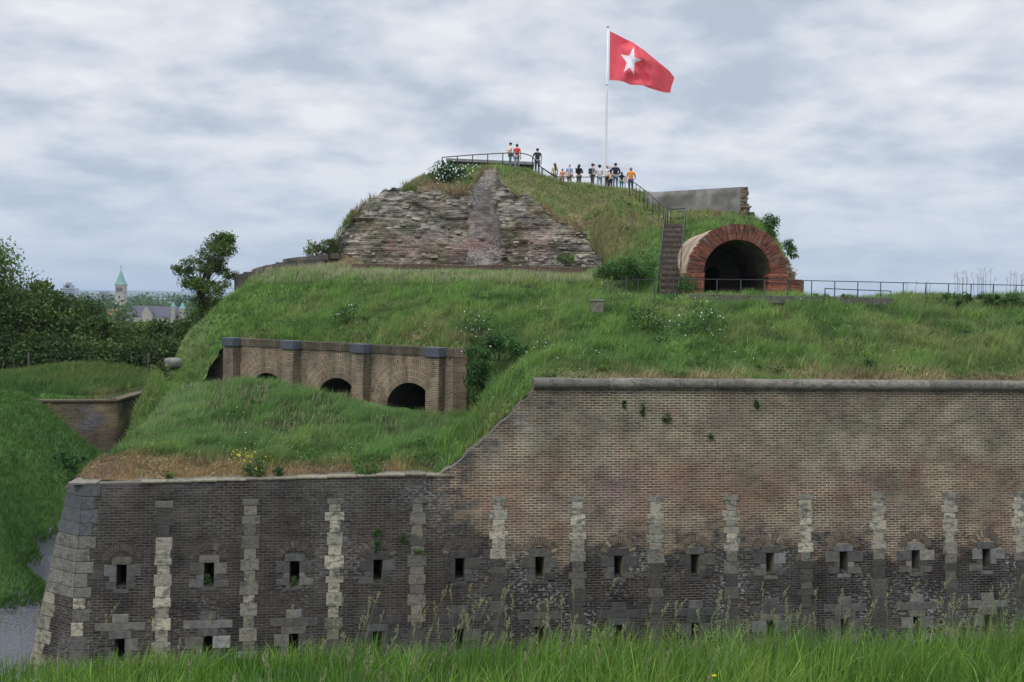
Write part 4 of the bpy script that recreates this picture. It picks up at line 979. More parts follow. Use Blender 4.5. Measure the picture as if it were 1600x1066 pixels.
# jambs below the springing, in courses
for sg,x0,x1 in ((-1,TUN_R0-.03,TUN_R1+.10),(1,TUN_R0-.10,TUN_R1+.05)):
    z=zt-.01; mb=MB()
    while z>-.5:
        xa=x0+random.uniform(-.05,.03); xb=x1+random.uniform(-.03,.03); c=lerp(rgb(160,96,76),rgb(112,78,66),random.random())*random.uniform(.75,1.1)
        if sg<0: mb.box((-xb,random.uniform(-.07,-.02),z-.085),(xb-xa,0,0),(0,.9,0),(0,0,.078),c)
        else: mb.box((xa,random.uniform(-.07,-.02),z-.085),(xb-xa,0,0),(0,.9,0),(0,0,.078),c)
        z-=.088
    mb.build('jamb',MT['stone'],VA,bevel=.008)
mb=MB()
for sg in (-1,1): 
    x=sg*(TUN_R0+.0); mb.add([(x,.1,-.5),(x,6.8,-.5),(x,6.8,zt+.02),(x,.1,zt+.02)],[(0,1,2,3)],rgb(100,84,76),[(0,0),(6.7,0),(6.7,1.7),(0,1.7)])
mb.build('inner_wall',MT['conc'],VA)
mb=MB(); # end wall with a doorway
def arcpts(cx,r,z0,n=14): return [(cx+r*math.cos(math.pi*i/n),z0+r*math.sin(math.pi*i/n)) for i in range(n+1)]
outer=[(-1.7,-.6),(1.7,-.6),(1.7,zt+1.6),(-1.7,zt+1.6)]; dcx=.10; dr=.36; door=[(dcx+dr,-.6)]+arcpts(dcx,dr,zt+.15)+[(dcx-dr,-.6)]
segs=[(-1.7,dcx-dr),(dcx+dr,1.7)]
yE=6.3
for a,b in segs: mb.add([(a,yE,-.6),(b,yE,-.6),(b,yE,zt+1.6),(a,yE,zt+1.6)],[(0,1,2,3)],rgb(104,92,84))
ap=arcpts(dcx,dr,zt+.15)
for i in range(len(ap)-1): mb.add([(ap[i][0],yE,ap[i][1]),(ap[i][0],yE,zt+1.6),(ap[i+1][0],yE,zt+1.6),(ap[i+1][0],yE,ap[i+1][1])],[(0,1,2,3)],rgb(104,92,84))
mb.box((dcx-dr-.3,yE+.9,-.6),(2*dr+.6,0,0),(0,.1,0),(0,0,3),rgb(30,28,26))
mb.build('end_wall',MT['conc'],VA)
mb=MB(); mb.box((-TUN_R0-.6,-.6,-.02-.1),(2*TUN_R0+1.2,0,0),(0,8,0),(0,0,.06),rgb(96,88,74)); mb.build('vault_floor',MT['stone'],VA)
# ragged masonry right of the ring
RS=empty('ragged_pier',TO+[TUN_R1+.5,.3,0],0,'broken brick stub with stepped rough courses right of the tunnel mouth','ruin')
mb=MB(); z=-.6
def pxw(px): return (px-1152)/1600*46.3-(TUN_R1+.5)
while z<1.95:
    pyt=427-(z+TO[2]-TUN[2])/46.3*1600
    if z<0.95: xr=pxw(1256)+random.uniform(-.05,.03); 
    else: xr=pxw(np.interp(z,[.95,1.95],[1248,1232]))+random.uniform(-.10,.08)
    h=random.choice((.08,.09,.10)); xl=-.75
    x=xl
    while x<xr-.05:
        w_=min(random.uniform(.18,.3),xr-x); c=(lerp(rgb(156,98,80),rgb(120,90,72),random.random()) if z<.95 else lerp(rgb(120,104,88),rgb(150,140,120),random.random()))*random.uniform(.65,1.05)
        mb.box((x,random.uniform(-.06,.04),z),(w_-.012,0,0),(0,1.0,0),(0,0,h-.01),c); x+=w_
    z+=h
mb.build('rough_brickwork',MT['stone'],RS,bevel=.012)
mb=MB(); mb.box((-.75,.08,-.6),(1.15,0,0),(0,.8,0),(0,0,1.5),rgb(100,84,72)); mb.build('core',MT['stone'],RS)
# ------------------------------------------------------------------ grey wall on the hilltop
ga=P(1010,301,63.5); gb=P(1161,292,60.0); gt=(gb-ga); gt[2]=0; gl=np.linalg.norm(gt); gt/=gl; gn=np.array([gt[1],-gt[0],0])
GW=empty('hilltop_wall',ga-[0,0,3],0,'smooth grey wall on the hilltop whose right end breaks into stepped brick','wall')
mb=MB(); nseg=24; v0=len(mb.v)
V=[];Fq=[];uv=[]
for i in range(nseg+1):
    f=i/nseg; p=ga+(gb-ga)*f
    for j in range(10): q=p.copy(); q[2]-=3.6*(1-j/9); V.append(q); uv.append((gl*f,q[2]))
    q=p-gn*.45; V.append(q); uv.append((gl*f,q[2]+.45))
V=np.array(V); idx=np.arange(len(V)).reshape(nseg+1,11); Fq=np.stack([idx[:-1,:-1],idx[1:,:-1],idx[1:,1:],idx[:-1,1:]],-1).reshape(-1,4)
b=fbm(np.array(uv)[:,0]*.8,V[:,2]*1.6,0,4,531); c=lerp(np.tile(rgb(134,132,128),(len(V),1)),rgb(104,102,98),sst(b,.4,.62)); c=lerp(c,rgb(96,92,76),.5*sst(fbm(np.array(uv)[:,0]*2,V[:,2]*.5,4,3,532),.52,.62))
mesh_np('rendered_face',toloc(V,ga-[0,0,3]),Fq,MT['conc'],GW,col=c)
mb=MB(); o0=gb-(ga-[0,0,3])
steps=[(292,318,1161,1170),(318,331,1161,1173),(331,346,1164,1182),(346,362,1166,1186)]
for (y0,y1,x0,x1) in steps:
    zt_=P(1165,y0,60)[2]; zb_=P(1165,y1,60)[2]; z=zt_
    while z>zb_:
        h=random.uniform(.10,.14); xr=(x1-1161)/1600*60+random.uniform(-.09,.07); xx=-.12
        while xx<xr-.04:
            w_=min(random.uniform(.16,.3),xr-xx); p=gb+np.array([xx,0,0]); p[1]+=random.uniform(-.1,.02)-.02; p[2]=z-h
            mb.box(p-(ga-[0,0,3]),(w_-.01,0,0),(0,.6,0),(0,0,h-.012),random.choice([rgb(112,98,84),rgb(92,82,72),rgb(130,118,100)])*random.uniform(.7,1.1)); xx+=w_
        z-=h
mb.build('broken_brick_end',MT['stone'],GW,bevel=.012)
# concrete slab on the summit
sa=P(697,247,74); sb=P(835,253,73)
SLB=empty('summit_parapet',sa-[0,0,1],0,'low grey concrete parapet on the summit behind the left railing','parapet')
mb=MB(); t=(sb-sa); 
mb.box(np.zeros(3)+[0,0,1-.22],t,(0,3,0),(0,0,.22),rgb(126,126,124)); mb.build('slab',MT['conc'],SLB,bevel=.02)
mb=MB(); mb.box(np.array([.1,.12,0.1]),t*[.97,.97,1],(0,2.6,0),(0,0,.70),rgb(50,50,46)); mb.build('dark_base',MT['conc'],SLB)
# ------------------------------------------------------------------ stairs
st=P(1039,352,54.0); sbm=P(1036,462,46.4); n_st=26
ST=empty('staircase',P(1050,462,46.4),0,'narrow brick stairway climbing the grass slope between two handrails','stairs')
SO=P(1050,462,46.4); mb=MB()
a0=P(1049.5,462,46.3); a1=P(1053,350,54.2)
for i in range(n_st):
    f=i/n_st; f1=(i+1)/n_st; p=a0+(a1-a0)*f; rise=(a1-a0)[2]/n_st; run=(a1-a0)[1]/n_st
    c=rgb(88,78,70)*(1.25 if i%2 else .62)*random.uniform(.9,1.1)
    x=-.44
    while x<.44:
        w_=min(.11,.44-x); mb.box(p-SO+[x,random.uniform(-.01,.01),-.35],(w_-.006,0,0),(0,run+.25,0),(0,0,rise+.35+random.uniform(-.004,.004)),c*random.uniform(.8,1.2)); x+=.11
mb.build('brick_step',MT['stone'],ST)
#mb=MB(); mb.box(a0-SO+np.array([-.42,.3,-.4]),(.84,0,0),(a1-a0)*[0,1,1]-[0,.3,0],(0,0,.35),rgb(90,78,68)); mb.build('stair_bed',MT['stone'],ST)
# ------------------------------------------------------------------ railings
def railing(name,pts,h,label,posts=1.2,r=.022,rp=.022,mid=0,gz=None,cat='railing',top_offset=None,group=None,double=False):
    pts=[np.array(p,float) for p in pts]; org=pts[0]-[0,0,h]; RA_=empty(name,org,0,label,cat,group)
    mb=MB(); mb.tube([p-org for p in pts],r,k=6); mb.build('top_rail',MT['metal'],RA_,smooth=True)
    if mid:
        for m_ in range(mid): mb=MB(); mb.tube([p-org-[0,0,h*(m_+1)/(mid+1)] for p in pts],r*.6,k=5); mb.build('lower_rail',MT['metal'],RA_,smooth=True)
    S=[0]; 
    for a,b in zip(pts[:-1],pts[1:]): S.append(S[-1]+np.linalg.norm(b-a))
    n_=max(1,round(S[-1]/posts)); 
    for i in range(n_+1):
        s=S[-1]*i/n_; p=np.array([np.interp(s,S,[q[k] for q in pts]) for k in range(3)]); mb=MB(); mb.tube([p-org,p-org-[0,0,h+.15]],rp,k=6); mb.build('post',MT['metal'],RA_,smooth=True)
    return RA_
def ong(px_,py_,h,D0=75,D1=48):
    best=None
    for D in np.arange(D0,D1,-.15):
        p=P(px_,py_,D); e=abs(p[2]-h-float(H.z(p[0],p[1]))-.12)
        if best is None or e<best[0]: best=(e,p)
    return best[1]
railing('railing',[P(691,246,68.5),P(741,242,68.8),P(785,239.5,69),P(813,239.3,69),P(824,241.5,69),P(832,245,69),P(846,261.5,69),P(868,276,69)],1.05,'dark steel railing curving along the summit in front of the grey parapet',.98,.035,.04)
railing('railing',[P(846,262,69.5),P(866,276,70.5),P(905,277,71),P(945,276.5,71),P(977,275.5,71)],1.0,'dark railing on the summit in front of the standing crowd',1.6,.03,.03)
railing('handrail',[ong(984,281,.9,69,60),ong(992,286,.9,69,58),ong(1003,294,.9,68,56),ong(1016,304,.9,66,55),ong(1028,315,.9,64,55),ong(1040,323,.9,62,54),P(1050,327,56.6),P(1071,326,56.5)],1.0,'double handrail descending from the crowd to the head of the stairs',1.1,.03,.025,1)
railing('handrail',[P(1040,322,56.5),P(1028,437,46.2)],1.0,'sloping handrail on the left side of the brick stairway',1.3,.024,.022,1)
railing('handrail',[P(1071,326,56.5),P(1061,437,46.2)],1.0,'sloping handrail on the right side of the brick stairway',1.3,.024,.022,1)
railing('railing',[P(944,442,45.5),P(965,439,43.5),P(1000,437.5,41.8),P(1075,436.5,40.0),P(1160,437,40.1),P(1257,438.5,40.2),P(1350,440.5,40.4),P(1460,443,40.7),P(1600,446,41.0),P(1760,449,41.4)],1.1,'long thin dark railing along the terrace in front of the brick tunnel',.95,.018,.020)
railing('railing',[P(1289,451,60),P(1340,453,60),P(1392,455,60)],1.0,'far low railing glimpsed behind the long railing right of the tunnel',1.9,.03,.03)
railing('railing',[P(1455,459,60),P(1500,460.5,60)],1.0,'short far railing glimpsed near the tall weeds on the right',1.6,.03,.03)
# kerb at the top of the slope
kb=empty('terrace_kerb',P(1080,463,38.6),0,'thin grey stone kerb at the lip of the slope in front of the tunnel','kerb'); ko=P(1080,463,38.6); mb=MB()
a,b=P(1080,461.5,38.7),P(1395,467.0,39.2); t=(b-a)/10
for i in range(10): mb.box(a+t*i-ko-[0,0,.25],t*.99,(0,.35,0),(0,0,.29),rgb(98,96,88)*random.uniform(.8,1.1))
mb.build('kerb_stone',MT['stone'],kb,bevel=.01)
# little stone block in the grass
bo=P(933,476,36.6); mb=MB(); mb.box((-.22,-.1,-.3),(.44,0,0),(0,.4,0),(0,0,.42),rgb(112,108,98)); mb.box((-.25,-.13,.12),(.50,0,0),(0,.46,0),(0,0,.05),rgb(128,124,112))
o=mb.build('stone_block',MT['stone'],None,bevel=.02); o.location=tuple(bo); setp(o,'small grey stone block sitting in the grass left of the long railing','stone')
# ------------------------------------------------------------------ flagpole and flag
fb=P(946,262,76.0); ftp=P(950,43,76.0); fb2=fb-[0,0,3]
fp=empty('flagpole',fb2,0,'tall white flagpole rising behind the crowd on the summit','flagpole')
mb=MB(); mb.tube([fb2-fb2,fb-fb2,(fb+ftp)/2-fb2,ftp-fb2],[.11,.105,.08,.05],k=14); mb.build('pole',MT['white'],fp,smooth=True)
mb=MB(); tp_=ftp-fb2; mb.tube([tp_,tp_+[0,0,.04],tp_+[0,0,.09],tp_+[0,0,.12]],[.06,.13,.12,.03],k=12); mb.build('finial',MT['white'],fp,smooth=True)
pj=P(948,132,76.0)-fb2; mb=MB(); mb.tube([pj-[0,0,.05],pj+[0,0,.05]],.10,k=12); mb.build('collar',MT['white'],fp,smooth=True)
def flag():
    FD=76.0
    top=[(953,49),(962,53),(975,60),(988,66),(1003,76),(1018,88),(1034,101),(1046,111),(1054,121.5)]
    fly=[(1052,127),(1049,136),(1047.5,145)]
    bot=[(1040,145),(1028,142),(1015,138),(1003,133),(992,133),(984,132.5),(975,128),(965,126),(952,125.5)]
    hoist=[(952.2,106),(952.5,87),(952.8,68)]
    out=top+fly+bot+hoist
    star=[(990.5,73),(991.5,89.5),(1004,93.5),(991.5,98.5),(990.5,117),(984,105.5),(974.5,112.5),(979,98),(969.5,85),(983,87.5)]
    star=[(985.5+(a-985.5)*.98,95+(b-95)*1.0) for a,b in star]
    def dens(l,n_):
        r=[]
        for i in range(len(l)):
            a,b=np.array(l[i],float),np.array(l[(i+1)%len(l)],float)
            for k in range(n_): r.append(a+(b-a)*k/n_)
        return r
    O=dens(out,3); S=dens(star,4); pts=list(O)+list(S); e=[(i,(i+1)%len(O)) for i in range(len(O))]+[(len(O)+i,len(O)+(i+1)%len(S)) for i in range(len(S))]
    def inside(p,poly):
        c=False; n_=len(poly)
        for i in range(n_):
            x1,y1=poly[i]; x2,y2=poly[(i+1)%n_]
            if (y1>p[1])!=(y2>p[1]) and p[0]<(x2-x1)*(p[1]-y1)/(y2-y1)+x1: c=not c
        return c
    def near(p,poly,d): return min((p[0]-q[0])**2+(p[1]-q[1])**2 for q in poly)<d*d
    for gx in np.arange(953,1056,1.6):
        for gy in np.arange(48,147,1.6):
            if inside((gx,gy),out) and not near((gx,gy),O,.9) and not near((gx,gy),S,.8): pts.append(np.array((gx,gy)))
    r=delaunay_2d_cdt([Vector((float(p[0]),-float(p[1]))) for p in pts],e,[],1,1e-4)
    vo,fo=r[0],r[2]; px=np.array([v[0] for v in vo]); py=-np.array([v[1] for v in vo])
    u=(px-953)/100; tl=np.interp(px,[p[0] for p in top],[p[1] for p in top]); v=(py-tl)/60
    y=0.85*np.sin(6.5*u+2.0*v+.5)*sst(u,0,.25)+0.34*np.sin(17*u+5*v+7*fbm(u*2,v*2,0,2,602))*sst(u,.02,.3)+.07*np.sin(38*u-9*v)*sst(u,.1,.4)+.12*np.sin(9*v+4*u)*sst(u,.3,.8)
    V=np.array([P(a,b,FD+dy-0.0) for a,b,dy in zip(px,py,y)]); org=P(953,125,FD)
    Fq=[];mi=[];sp=[tuple(p) for p in star]
    for f in fo:
        c=(sum(px[i] for i in f)/len(f),sum(py[i] for i in f)/len(f))
        if inside(c,out): Fq.append(list(f)); mi.append(1 if inside(c,sp) else 0)
    def cloth(nm,c):
        m,n,L,bs,o=newmat(nm); bs.inputs['Base Color'].default_value=(*c,1); bs.inputs['Roughness'].default_value=.75
        t=n('ShaderNodeBsdfTranslucent'); t.inputs[0].default_value=(*c,1); mx=n('ShaderNodeMixShader'); mx.inputs[0].default_value=.32
        tc=n('ShaderNodeTexCoord'); wv=n('ShaderNodeTexNoise',inp={'Scale':1.2,'Detail':3.0}); L(tc.outputs['Object'],wv.inputs['Vector']); bp=n('ShaderNodeBump',inp={'Distance':.15,'Strength':.6}); L(wv.outputs[0],bp.inputs['Height']); L(bp.outputs[0],bs.inputs['Normal'])
        L(bs.outputs[0],mx.inputs[1]); L(t.outputs[0],mx.inputs[2]); L(mx.outputs[0],o.inputs[0]); return m
    o=mesh_np('flag',V,np.array(Fq),[cloth('red_cloth',(.84,.12,.155)),cloth('white_cloth',(.86,.84,.88))],None,smooth=True,origin=org,matidx=mi)
    setp(o,'red flag with a white five pointed star blowing from the white pole','flag')
flag()
# ------------------------------------------------------------------ people
SKIN=rgb(196,150,125)
def skinmesh(name,verts,edges,radii,mat,parent,root=0,sub=1):
    me=bpy.data.meshes.new(name); me.from_pydata([tuple(v) for v in verts],edges,[]); o=link(name,me,mat,parent)
    m=o.modifiers.new('skin','SKIN'); m.use_smooth_shade=True
    sv=me.skin_vertices[0].data if me.skin_vertices else None
    if sv is None:
        me.update(); 
    for i,r in enumerate(radii):
        d=o.data.skin_vertices[0].data[i]; d.radius=r if isinstance(r,tuple) else (r,r); d.use_root=(i==root)
    s=o.modifiers.new('sub','SUBSURF'); s.levels=sub; s.render_levels=sub
    return o
def pmat(nm,c): return plain(nm,tuple(c),.85,12,.12)
HAIRC={'dark':rgb(48,38,34),'black':rgb(30,28,30),'brown':rgb(88,66,50),'grey':rgb(130,120,114),'bald':None,'red':rgb(120,72,50)}
_pm={}
def pm(nm,c):
    k=(nm,)+tuple(np.round(c,3))
    if k not in _pm: _pm[k]=pmat(nm,c)
    return _pm[k]
def person(loc,h,rz,shirt,trousers,hair,label,arms=('down','down'),longhair=False,hat=None,curly=False,skirt=False,sleeve='short',skin=SKIN,bag=None,group='people standing on the summit',wide=1.0):
    k=h/1.75; r=empty('person',loc,rz,label,'person',group)
    W=wide
    J={'pel':(0,0,.96),'sp':(0,.01,1.12),'ch':(0,0,1.32),'nk0':(0,-.01,1.44),'nk':(0,.0,1.50),'h0':(0,.015,1.56),'h1':(0,.02,1.64),'h2':(0,.01,1.715)}
    rad={'pel':(.15*W,.105),'sp':(.135*W,.10),'ch':(.155*W,.11),'nk0':(.085,.07),'nk':(.052,.055),'h0':(.062,.072),'h1':(.076,.095),'h2':(.055,.068)}
    ed=[('pel','sp'),('sp','ch'),('ch','nk0'),('nk0','nk'),('nk','h0'),('h0','h1'),('h1','h2')]
    for sg,nm,am in ((-1,'l',arms[0]),(1,'r',arms[1])):
        J['sh'+nm]=(sg*.185*W,-.005,1.40); rad['sh'+nm]=(.058,.058); ed.append(('nk0','sh'+nm))
        if am=='down': el,wr,ha=(sg*(.245*W),-.02,1.13),(sg*.25*W,.05,.89),(sg*.25*W,.07,.81)
        elif am=='up': el,wr,ha=(sg*.30,.16,1.36),(sg*.13,.30,1.56),(sg*.07,.33,1.62)
        elif am=='fold': el,wr,ha=(sg*.25,.06,1.14),(sg*.08,.26,1.20),(sg*.01,.28,1.22)
        elif am=='rail': el,wr,ha=(sg*.27*W,.08,1.15),(sg*.24,.30,1.04),(sg*.23,.37,1.03)
        else: el,wr,ha=(sg*.27,-.10,1.14),(sg*.10,-.17,1.02),(sg*.05,-.18,1.0)
        J['el'+nm]=el; J['wr'+nm]=wr; J['ha'+nm]=ha; rad['el'+nm]=(.042,.042); rad['wr'+nm]=(.028,.028); rad['ha'+nm]=(.036,.022)
        ed+=[('sh'+nm,'el'+nm),('el'+nm,'wr'+nm),('wr'+nm,'ha'+nm)]
        d=np.array(ha)-np.array(wr); d/=np.linalg.norm(d); side=np.cross(d,[0,1,.2]); side/=np.linalg.norm(side)
        for q in range(4):
            b=np.array(ha)+d*.035+side*(q-1.5)*.019; L_=(.055,.068,.072,.06)[q]; c=b+d*L_*.6; e=c+d*L_*.45+np.array([0,.02,0])
            J[f'f{nm}{q}a']=tuple(b);J[f'f{nm}{q}b']=tuple(c);J[f'f{nm}{q}c']=tuple(e)
            for x_ in 'abc': rad[f'f{nm}{q}{x_}']=(.0095,.0095)
            ed+=[('ha'+nm,f'f{nm}{q}a'),(f'f{nm}{q}a',f'f{nm}{q}b'),(f'f{nm}{q}b',f'f{nm}{q}c')]
        b=np.array(ha)-d*.01+np.array([-sg*.035,.03,0]); c=b+d*.045+np.array([-sg*.01,.02,0]); J[f't{nm}a']=tuple(b);J[f't{nm}b']=tuple(c); rad[f't{nm}a']=rad[f't{nm}b']=(.011,.011); ed+=[('ha'+nm,f't{nm}a'),(f't{nm}a',f't{nm}b')]
        J['hi'+nm]=(sg*.095,0,.88);J['kn'+nm]=(sg*.105,.02,.50);J['an'+nm]=(sg*.11,-.02,.09);J['to'+nm]=(sg*.125,.13,.04)
        rad['hi'+nm]=(.088,.09);rad['kn'+nm]=(.058,.06);rad['an'+nm]=(.042,.045);rad['to'+nm]=(.042,.03)
        ed+=[('pel','hi'+nm),('hi'+nm,'kn'+nm),('kn'+nm,'an'+nm),('an'+nm,'to'+nm)]
    J['nose']=(0,.125,1.635); rad['nose']=(.014,.018); ed.append(('h1','nose'))
    for sg,nm in ((-1,'a'),(1,'b')): J['ear'+nm]=(sg*.086,.0,1.635); rad['ear'+nm]=(.012,.022); ed.append(('h1','ear'+nm))
    ks=list(J); ix={a:i for i,a in enumerate(ks)}
    sc=lambda p:(p[0]*k,p[1]*k,p[2]*k)
    skinmesh('body',[sc(J[a]) for a in ks],[(ix[a],ix[b]) for a,b in ed],[(rad[a][0]*k,rad[a][1]*k) for a in ks],pm('skin',skin),r)
    # clothing
    def part(nm,keys,eds,gr,mat,over={}):
        ii={a:i for i,a in enumerate(keys)}
        skinmesh(nm,[sc(over.get(a,J[a])) for a in keys],[(ii[a],ii[b]) for a,b in eds],[((rad[a][0]+gr)*k,(rad[a][1]+gr)*k) for a in keys],mat,r)
    ov={}
    sk=['pel','sp','ch','nk0','shl','shr','ell','elr']; se=[('pel','sp'),('sp','ch'),('ch','nk0'),('nk0','shl'),('nk0','shr'),('shl','ell'),('shr','elr')]
    if sleeve=='short':
        for q in 'lr': ov['el'+q]=tuple(np.array(J['sh'+q])*.35+np.array(J['el'+q])*.65)
    elif sleeve=='long': sk+=['wrl','wrr']; se+=[('ell','wrl'),('elr','wrr')]
    elif sleeve=='none': sk=sk[:6]; se=se[:5]
    ov['pel']=(0,0,.90)
    part('shirt',sk,se,.018,pm('shirt',shirt),ov)
    if skirt: 
        mb=MB(); mb.tube([np.array((0,0,z))*k for z in (1.02,.85,.6,.45)],[.15*k,.19*k,.24*k,.27*k],k=14); mb.build('skirt',pm('skirt',trousers),r,smooth=True)
    else: part('trousers',['pel','hil','hir','knl','knr','anl','anr'],[('pel','hil'),('pel','hir'),('hil','knl'),('hir','knr'),('knl','anl'),('knr','anr')],.014,pm('trousers',trousers))
    for q in 'lr':
        mb=MB(); a=np.array(J['an'+q]); mb.tube([np.array((a[0],-.07,.045))*k,np.array((a[0],.03,.05))*k,np.array((a[0]*1.1,.15,.035))*k],[.045*k,.05*k,.035*k],rgb(60,56,54),k=10); mb.build('shoe',pm('shoe',rgb(70,66,64)),r,smooth=True)
    hc=HAIRC[hair]
    if hc is not None:
        V=[];n1_,n2_=18,12; g=.022 if not curly else .045
        for i in range(n2_+1):
            t=math.pi*.62*i/n2_
            for j in range(n1_):
                a=2*math.pi*j/n1_; y=math.sin(t)*math.sin(a); fr=max(0,y)
                rr=1+(.12*(random.random()-.5) if curly else .03*(random.random()-.5))
                zz=math.cos(t)*(1 if math.cos(t)>0 else (1-fr*.9))
                V.append(((.083+g)*math.sin(t)*math.cos(a)*rr*k,(.015+(.10+g)*y*rr-.018*(y>0))*k,(1.655+(.085+g*1.1)*zz*rr)*k))
        idx=np.arange(len(V)).reshape(n2_+1,n1_); Fq=np.stack([idx[:-1],idx[1:],np.roll(idx[1:],-1,1),np.roll(idx[:-1],-1,1)],-1).reshape(-1,4)
        ho=mesh_np('hair',np.array(V),Fq,pm('hair',hc),r,smooth=True)
        if longhair: mb=MB(); mb.tube([np.array(q)*k for q in ((0,-.03,1.68),(0,-.085,1.58),(0,-.12,1.45),(0,-.125,1.30),(0,-.11,1.20))],[.085*k,.09*k,.085*k,.075*k,.03*k],k=10); mb.build('long_hair',pm('hair',hc),r,smooth=True)
    for sg in (-1,1): mb=MB(); mb.tube([np.array((sg*.032,.085,1.655))*k,np.array((sg*.032,.112,1.655))*k],[.014*k,.008*k],k=8); mb.build('eye',pm('eye',rgb(40,30,28)),r,smooth=True)
    if hat is not None:
        mb=MB(); mb.tube([np.array((0,.0,z))*k for z in (1.66,1.72,1.76,1.775)],[.105*k,.10*k,.075*k,.02*k],k=16); mb.tube([np.array((0,.08,1.68))*k,np.array((0,.19,1.665))*k],[.07*k,.05*k],k=8); mb.build('cap',pm('cap',hat),r,smooth=True)
    if bag is not None:
        mb=MB(); mb.box(np.array((-.14,-.27,1.0))*k,(.28*k,0,0),(0,.14*k,0),(0,0,.40*k),bag); mb.build('backpack',pm('backpack',bag),r,bevel=.04*k)
    return r
def pplace(px,py,D,h,*a,**kk):
    t=P(px,py,D); return person((t[0],t[1],t[2]-h*1.0),h,*a,**kk)
J_=rgb(92,112,138); KH=rgb(120,112,92)
pplace(798,223,70,1.72,R(100),rgb(226,206,190),rgb(96,112,124),'dark','person in a pale pink top and blue-grey trousers standing sideways, leftmost on the summit',arms=('fold','rail'),sleeve='short')
pplace(808,225.5,70.2,1.70,R(-8),rgb(214,72,62),rgb(150,160,184),'dark','person in a red shirt and pale jeans seen from behind near the railing top',arms=('down','down'),hat=rgb(70,72,76))
pplace(840,232,69.2,1.76,R(12),rgb(44,54,62),rgb(62,76,88),'black','person in a dark t-shirt with dark jeans alone beside the descending railing',arms=('rail','down'),wide=1.12)
pplace(867,255,71.5,1.66,R(28),rgb(206,196,176),rgb(120,112,96),'brown','person with long brown hair and a beige top, first in the lower crowd',longhair=True)
pplace(879,264,71.8,1.25,R(-10),rgb(214,140,90),rgb(150,130,110),'brown','small child in an orange top between a beige top and a light blue shirt')
pplace(890,256,71.6,1.74,R(-35),rgb(160,178,210),rgb(150,140,120),'bald','bald person in a light blue shirt standing by the railing',wide=1.1,skin=rgb(200,140,120))
pplace(905,257,71.4,1.70,R(-25),rgb(40,38,44),rgb(84,82,74),'black','person with long black hair and black top holding up a phone',arms=('fold','fold'),longhair=True,sleeve='long')
ph=P(899,266,71.2); mb=MB(); mb.box((0,0,0),(.08,0,0),(0,.012,0),(0,0,.16),rgb(40,40,46)); o=mb.build('phone',pm('phone',rgb(60,60,80)),None,bevel=.004); o.location=tuple(ph); setp(o,'small phone held up by the person in black with long black hair','phone')
pplace(926,256,71.6,1.70,R(-60),rgb(150,146,150),rgb(96,88,84),'brown','person in a grey top with a dark backpack and dark cap seen side on',arms=('fold','rail'),hat=rgb(60,56,58),bag=rgb(60,54,56))
pplace(937,258,71.9,1.68,R(14),rgb(222,222,226),rgb(196,200,204),'black','person with round dark curly hair and a white t-shirt by the flagpole foot',arms=('rail','rail'),curly=True)
pplace(949,259,71.5,1.66,R(-50),rgb(224,214,208),rgb(80,80,86),'grey','person in a white top with one arm raised just right of the flagpole',arms=('up','up'))
pplace(954,265,71.0,1.45,R(-40),rgb(222,190,170),rgb(56,54,66),'brown','smaller person in a pale top leaning beside the tall person in black',arms=('fold','down'))
pplace(962,255,70.8,1.84,R(6),rgb(36,38,50),rgb(100,126,150),'black','tall person in a black sweater and light blue jeans seen from behind',arms=('rail','rail'),sleeve='long',wide=1.15)
pplace(971.5,269,70.6,1.30,R(5),rgb(34,48,52),rgb(70,120,120),'black','child in dark green and teal clothes between black sweater and orange shirt',longhair=True)
pplace(986,262,69.0,1.74,R(-14),rgb(228,142,52),rgb(44,52,74),'grey','person in an orange t-shirt and navy trousers at the right end of the crowd',arms=('down','rail'),wide=1.1,skin=rgb(170,110,85))
# ------------------------------------------------------------------ distant buildings
def b3(name,px0,px1,pyt,D,depth,zb,c,label,cat): pass
HZM=plain('pale_concrete',None,.9,.15,.1)
def tower_block(name,px0,px1,ptop,D,zb,c,label,rows,cols,extra=None):
    a=P(px0,ptop,D); b=P(px1,ptop,D); W_=b[0]-a[0]; Hh=a[2]-zb; o=np.array([a[0],D,zb]); r=empty(name,o,0,label,'building')
    mb=MB(); mb.box((0,0,0),(W_,0,0),(0,W_*.7,0),(0,0,Hh),c); mb.build('wall',HZM,r)
    for i in range(rows):
        mb=MB(); z=Hh-(i+1)*3.0
        for j in range(cols): mb.box((W_*(j+.12)/cols,-.12,z),(W_/cols*.76,0,0),(0,.3,0),(0,0,1.7),rgb(52,60,72))
        o_=mb.build('window_row',HZM,r); 
    if extra:
        for (f0,f1,h0,h1) in extra: mb=MB(); mb.box((W_*f0,1,Hh),(W_*(f1-f0),0,0),(0,W_*.4,0),(0,0,h1),c*.8); mb.build('roof_house',HZM,r,bevel=.05)
    return r
tower_block('apartment_tower',94,116.5,450,1500,-30,rgb(158,164,176),'pale stepped high-rise block above the hedge on the far left horizon',6,6,[(.18,.80,0,4.5),(.35,.62,0,8)])
tower_block('office_block',155,169,455,1500,-30,rgb(150,156,168),'small dark-windowed pale block just left of the church tower',5,5)
tower_block('low_building',124,147,461,1700,-30,rgb(170,172,178),'long low pale building on the horizon between the high-rise and church',2,8)
tower_block('low_building',34,52,459.5,1700,-30,rgb(150,156,166),'dim low building on the far left horizon beside the crane',2,6)
tower_block('low_building',222,262,466,1400,-30,rgb(176,176,178),'faint white building among the far trees right of the church tower',2,10)
